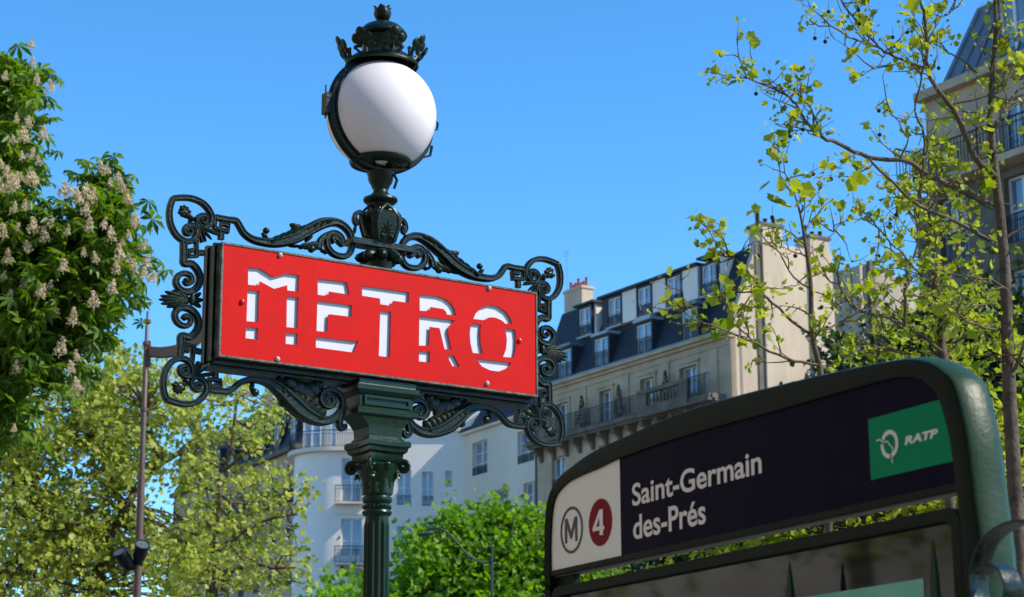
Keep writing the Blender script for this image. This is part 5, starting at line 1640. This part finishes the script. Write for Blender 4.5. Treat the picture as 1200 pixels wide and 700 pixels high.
for vv in range(5):                                  # flower spikes: loose ragged petals round an upright stem
    fm = MB()
    H_ = random.uniform(.11, .16)
    for k in range(110):
        t = random.random(); a_ = random.uniform(0, 6.28)
        r_ = (.040 * (1 - t ** 1.6) + .006) * random.uniform(.55, 1.15); z = t * H_
        c = np.array([r_ * math.cos(a_), r_ * math.sin(a_), z]); q_ = np.random.normal(0, 1, (3, 3)) * random.uniform(.006, .011)
        fm.add([c + q_[0], c + q_[1], c + q_[2], c - (q_[0] + q_[1]) * .6], [(0, 1, 2), (0, 2, 3)])
    fm.tube([np.array([0, 0, -.03]), np.array([0, 0, H_])], .003, 4)
    fdms.append(fm.data('flower_cluster', M['petal']))
fl_spots = [(38, 48), (84 * .45, 70), (45, 90), (57, 100), (6, 85), (20, 135), (35, 142), (50, 155), (28, 157), (4, 190), (36, 178), (48, 185), (32, 208), (42, 210), (10, 200), (20, 215), (0, 215), (125, 196), (137, 203), (90, 228), (76, 223), (106, 228), (147, 230), (157, 255), (145, 215), (130, 275), (142, 280), (165, 285), (152, 300), (158, 312), (170, 320), (180, 322), (172, 305), (60, 258), (80, 268), (104, 262), (98, 292), (115, 300), (140, 296), (75, 310), (33, 285), (28, 330), (10, 300), (5, 270), (40, 265), (52, 275), (46, 340), (12, 345), (66, 360), (86, 372), (70, 408), (92, 415), (84, 428), (90, 450), (20, 430), (15, 498), (110, 352), (60, 330), (130, 335), (20, 262), (15, 240), (2, 320), (120, 260), (150, 272), (135, 312), (98, 244), (30, 238), (25, 180), (15, 160)]
fl_spots += [(x + random.uniform(-9, 9), y + random.uniform(-10, 10)) for x, y in fl_spots if x < 170 and y > 190][:12]
for x, y in fl_spots:
    P = at(x + random.uniform(-2, 2), y + 8, 15.95 + random.uniform(-.2, .25))
    s_ = random.uniform(.5, 1.0)
    place('flower_cluster', random.choice(fdms), ch, P, sc=(s_, s_, s_), rot=(random.gauss(0, .16), random.gauss(0, .16), random.uniform(0, 6)))

# yellow green plane trees at the lower left
pl_blobs = [(110, 470, 55, 50, 31, 2), (60, 520, 60, 55, 31, 2), (150, 520, 55, 60, 31, 2), (30, 600, 70, 70, 31, 2.4), (110, 610, 80, 70, 31, 2.4), (60, 680, 110, 60, 31, 2.4), (180, 450, 32, 30, 31, 1.2), (20, 530, 40, 40, 31, 1.5), (215, 480, 24, 36, 30.5, 1), (200, 660, 60, 50, 30.5, 2), (140, 420, 26, 16, 31, 1), (230, 550, 26, 36, 30.5, 1.2)]
gp_ = at(100, 700, 31); gp0 = np.array([gp_[0], gp_[1], 0.0]); gp0[2] = -.14
def LL(l): return [(x / 2, 350 + y / 2) for x, y in l]
pll = [(P3(LL([(230, 690), (240, 600), (290, 500), (340, 420), (420, 360), (470, 320)]), 30.5, 30.5), .09, .03), (P3(LL([(240, 600), (170, 590), (110, 540), (60, 600)]), 30.8, 31), .05, .02), (P3(LL([(330, 430), (370, 380), (360, 330), (345, 260)]), 30.5, 30.6), .05, .02), (P3(LL([(90, 600), (130, 480), (60, 430), (20, 400)]), 31, 31), .05, .02), (P3(LL([(290, 500), (250, 400), (220, 320), (215, 240)]), 31, 31), .05, .02)]
pt1, _ = crown('plane_tree', 'broad olive green plane tree filling the lower left corner, around the brown lamp mast', 'tree', gp0, pl_blobs, pll, 1150, 14, .135, .105, 'small', M['leaf_olive'], .20, 'plane trees across the street', trunk=[gp0, gp0 + np.array([.3, 0, 2.0]), at(115, 695, 30.8), at(120, 650, 30.5)], shell=.1)
pl2_blobs = [(250, 490, 48, 40, 27, 1.4), (300, 500, 34, 34, 27, 1.2), (230, 560, 45, 50, 27, 1.6), (300, 580, 50, 50, 27, 1.6), (240, 650, 70, 60, 27, 2), (320, 660, 48, 50, 27, 1.5), (345, 580, 25, 26, 27, .8), (270, 450, 26, 20, 27, .8), (365, 572, 10, 8, 27, .4), (330, 480, 18, 22, 27, .7), (210, 480, 22, 30, 27, .8)]
def LM(l): return [(200 + x / 2.692, 440 + y / 2.692) for x, y in l]
g2 = at(248, 700, 27); g20 = np.array([g2[0], g2[1], -.14])
pl2l = [(P3(LM([(130, 690), (140, 560), (150, 430), (160, 330), (190, 230), (210, 60)]), 26.7, 26.7), .055, .02), (P3(LM([(140, 560), (220, 500), (320, 450), (400, 440)]), 26.7, 26.5), .035, .012), (P3(LM([(150, 430), (190, 400), (110, 350), (70, 260)]), 26.8, 27), .03, .012), (P3(LM([(170, 300), (250, 240), (330, 235)]), 26.6, 26.5), .025, .010), (P3(LM([(140, 600), (60, 540), (10, 440)]), 26.7, 27), .03, .012), (P3(LM([(135, 650), (240, 600), (330, 610)]), 26.7, 26.4), .03, .012)]
pt2, _ = crown('plane_tree', 'thinner olive green plane tree left of the column, before the mansard building', 'tree', g20, pl2_blobs, pl2l, 290, 11, .11, .095, 'small', M['leaf_olive'], .14, 'plane trees across the street', trunk=[g20, g20 + np.array([-.1, 0, 2]), at(248, 700, 26.8), at(252, 640, 26.7)], shell=.1)

# bright round trees under the plaster buildings
gr_blobs = [(505, 660, 36, 34, 52, 2.6), (560, 645, 40, 32, 52, 2.6), (608, 645, 34, 36, 52, 2.4), (495, 700, 50, 36, 52, 3), (580, 700, 80, 46, 52, 3.2), (535, 612, 20, 12, 51.5, 1.2), (578, 606, 20, 11, 51.5, 1.1), (490, 634, 14, 12, 51.5, .9), (618, 610, 15, 12, 51.5, 1.1), (650, 650, 22, 46, 52, 1.6), (700, 695, 80, 30, 53, 2.4)]
g3 = at(560, 700, 52); g30 = np.array([g3[0], 52, -.14])
crown('linden_tree', 'bright green rounded tree between the column and the station sign', 'tree', g30, gr_blobs, [(P3([(560, 700), (540, 650), (520, 610)], 52, 51), .12, .04), (P3([(560, 700), (590, 640), (600, 605)], 52, 51), .12, .04)], 1300, 17, .26, .19, 'small', M['leaf_bright'], .25, shell=.25)
gr2 = [(398, 708, 22, 12, 50, 2), (430, 722, 46, 20, 50, 2)]
g4 = at(410, 720, 50); g40 = np.array([g4[0], 50, -.14])
crown('linden_tree', 'small bright green treetop left of the column at the bottom edge', 'tree', g40, gr2, [], 170, 14, .35, .20, 'small', M['leaf_bright'], .15, shell=.35, twigs=False)

# dark foliage behind the right-hand trees, and climbing the tall building
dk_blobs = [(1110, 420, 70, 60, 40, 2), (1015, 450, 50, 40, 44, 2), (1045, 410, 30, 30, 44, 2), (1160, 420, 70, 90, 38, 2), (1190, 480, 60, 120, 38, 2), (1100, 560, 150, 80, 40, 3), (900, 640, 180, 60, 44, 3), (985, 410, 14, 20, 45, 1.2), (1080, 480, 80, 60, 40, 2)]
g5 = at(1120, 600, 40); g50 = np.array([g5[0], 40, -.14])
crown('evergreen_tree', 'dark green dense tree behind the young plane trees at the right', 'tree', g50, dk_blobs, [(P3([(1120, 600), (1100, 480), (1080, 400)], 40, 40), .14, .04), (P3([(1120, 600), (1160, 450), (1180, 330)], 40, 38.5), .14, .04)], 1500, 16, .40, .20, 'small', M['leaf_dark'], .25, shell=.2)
# yellow green low foliage seen through the gap under the name panel
lw = [(1000, 620, 180, 42, 15, .8), (1120, 600, 110, 60, 15, .8), (880, 650, 120, 36, 15.5, .8), (1040, 460, 70, 40, 15, .8), (1190, 500, 40, 80, 15, .8), (1120, 400, 60, 40, 15, .8)]
g6 = at(1010, 700, 15.0); g60 = np.array([g6[0], 15.0, -.13])
crown('plane_tree', 'low leafy yellow green tree seen under the station name panel', 'tree', g60, lw, [], 460, 10, .24, .075, 'small', M['leaf_plane'], .07, 'young plane trees behind the station sign', shell=.1)
# shrubs on the balcony
for px_, py_, lab in ((683, 462, 'dark conical potted shrub at the left end of the long balcony'), (726, 452, 'dark conical potted shrub in the middle of the long balcony'), (781, 441, 'dark conical potted shrub beside the stone balcony parapet')):
    u, _ = B.px(px_, py_, .35)
    P = B.pt(u, 21.405, .42)
    o = empty('potted_shrub', P, lab, 'shrub', 'shrubs on the stone building balcony')
    mb = MB(); mb.lathe(P[0], P[1], [(.14, 21.405), (.18, 21.75), (.15, 21.75), (.12, 21.7)], 10); mb.build('pot', M['pole_brown'], o, True)
    t_ = rng.uniform(0, 1, 420); a_ = rng.uniform(0, 6.28, 420); r_ = (.30 * (1 - t_) + .05) * rng.uniform(.5, 1, 420)
    leaf_cloud('foliage', np.c_[P[0] + r_ * np.cos(a_), P[1] + r_ * np.sin(a_), 21.75 + t_ * 1.55], rng.uniform(.08, .14, 420), 'oval', M['leaf_dark'], o)

# a street tree left of the view whose crown the map case glass mirrors
g7 = np.array([-9.5, 9.0, 0.0])
def wblob(c, r, n):
    v = rng.normal(size=(n, 3)); v /= np.linalg.norm(v, axis=1)[:, None]
    return np.array(c) + v * np.array(r) * rng.uniform(.5, 1, (n, 1)) ** .6
o = empty('plane_tree', g7, 'plane tree left of the view, mirrored in the glass of the map case', 'tree', None)
mb = MB(); limb(mb, [g7, g7 + np.array([.1, 0, 2.5]), g7 + np.array([0, .2, 4.5])], .16, .06, 9); mb.build('trunk', M['bark'], o, True, 60)
c_ = np.concatenate([wblob((-9.5, 9, 4.2), (1.6, 1.8, .9), 160), wblob((-9.0, 11.5, 3.8), (1.2, 1.2, .9), 80)])
c_ = np.repeat(c_, 9, axis=0); c_ = c_ + rng.normal(size=c_.shape) * .15
leaf_cloud('foliage', c_, .14 * rng.uniform(.6, 1.2, len(c_)), 'small', M['leaf_olive'], o)

# ================================================================== STREET FURNITURE BEYOND
# brown mast with two floodlights and a swept arm
DMs = 24.0
tp_, bt_ = at(173, 365, DMs), at(160.5, 700, DMs)
base = np.array([bt_[0], bt_[1], -.13])
ms = empty('lamp_mast', base, 'tall thin brown lamp mast with a swept arm and two floodlights, at the left', 'street lamp')
mpx = lambda y: np.array([tp_[0] + (bt_[0] - tp_[0]) * (y - 365) / 335, DMs, at(170, y, DMs)[2]])
mb = MB(); ppx = FPX / DMs
pts = [mpx(y) for y in (365, 376, 377, 402, 403, 560, 561, 700)]
mb.tube(pts + [base + np.array([0, 0, 0])], [1.3 / ppx, 1.6 / ppx, 2.2 / ppx, 2.4 / ppx, 3.1 / ppx, 3.5 / ppx, 4.4 / ppx, 4.8 / ppx, 7 / ppx], 14)
mb.build('pole', M['pole_brown'], ms, True, 40)
mb = MB()
for y in (377, 403, 480, 561): 
    c = mpx(y); mb.lathe(c[0], c[1], [(4.6 / ppx, c[2] - .02), (4.6 / ppx, c[2] + .02)], 14)
mb.build('pole_ring', M['pole_brown'], ms)
MF = Frame((0, DMs), 90)
up = smooth_path([MF.px(x, y) for x, y in ((176, 407), (190, 408), (208, 405), (222, 398), (236, 386), (252, 368))], 5)
lo = smooth_path([MF.px(x, y) for x, y in ((176, 418), (190, 419), (208, 416.5), (224, 409), (240, 396), (258, 376))], 5)
mb = MB(); mb.prism(MF, [tuple(p) for p in up] + [tuple(p) for p in lo[::-1]], -.06, .06)
mb.build('arm', M['pole_brown'], ms)
mb = MB(); mb.prism(MF, [MF.px(x, y) for x, y in ((173.5, 400), (176.5, 400), (176.5, 430), (173, 430))], -.03, .03); mb.build('arm_bracket', M['pole_brown'], ms)
for (x, y, lx, ly) in ((147, 655, -4, -9), (167, 647, 3, -10)):
    c = MF.pt(*MF.px(x, y), .12)
    ax = np.array([.35 * lx / 4, -.55, .62 * 1.0]); ax /= np.linalg.norm(ax)
    s1 = np.cross(ax, [0, 0, 1]); s1 /= np.linalg.norm(s1); s2 = np.cross(s1, ax)
    def cyl(r_a, t0, r_b, t1, n=16): return [[c + ax * t + (s1 * math.cos(2 * math.pi * k / n) + s2 * math.sin(2 * math.pi * k / n)) * r for k in range(n)] for r, t in ((r_a, t0), (r_b, t1))]
    mb = MB(); mb.loft(cyl(.055, -.17, .085, -.05) + cyl(.085, .07, .092, .075) + cyl(.092, .10, .078, .10) + cyl(.075, .08, .02, .08))
    h = mb.build('floodlight', M['black_iron'], ms, True, 35)
    mb = MB(); mb.loft(cyl(.074, .085, .074, .092)); mb.build('floodlight_lens', M['lens'], h)
    mb = MB(); mb.tube([c, c + np.array([0, .1, -.16]), mpx(y + 10)], .012, 6); mb.build('floodlight_yoke', M['black_iron'], ms)
# swan neck street lamp before the bright tree
DS = 40.0
SF = Frame((0, DS), 90)
sb = at(576, 700, DS)
sbase = np.array([sb[0], DS, -.13])
sl_ = empty('street_lamp', sbase, 'slim swan neck street lamp before the bright green tree', 'street lamp')
q = lambda x, y: SF.pt(*SF.px(x, y))
mb = MB(); mb.tube([q(576.5, 634), q(576.5, 655), q(576.5, 700), sbase], [.012, .024, .032, .07], 10); mb.build('pole', M['lamp_grey'], sl_, True)
mb = MB(); mb.tube(smooth_path([q(576, 657), q(568, 660), q(558, 657), q(546, 648), q(536, 636), q(524, 624), q(512, 619), q(500, 620)], 4), .022, 8); mb.build('swan_neck', M['lamp_grey'], sl_, True)
c = q(499, 626)
mb = MB(); mb.ell(c, [np.array([.17, 0, .02]), np.array([0, .13, 0]), np.array([0, 0, .045])], 14, 8); mb.build('lamp_head', M['lamp_grey'], sl_, True)
# little bird shaped scrap of blossom: loose white bud scales on the young tree
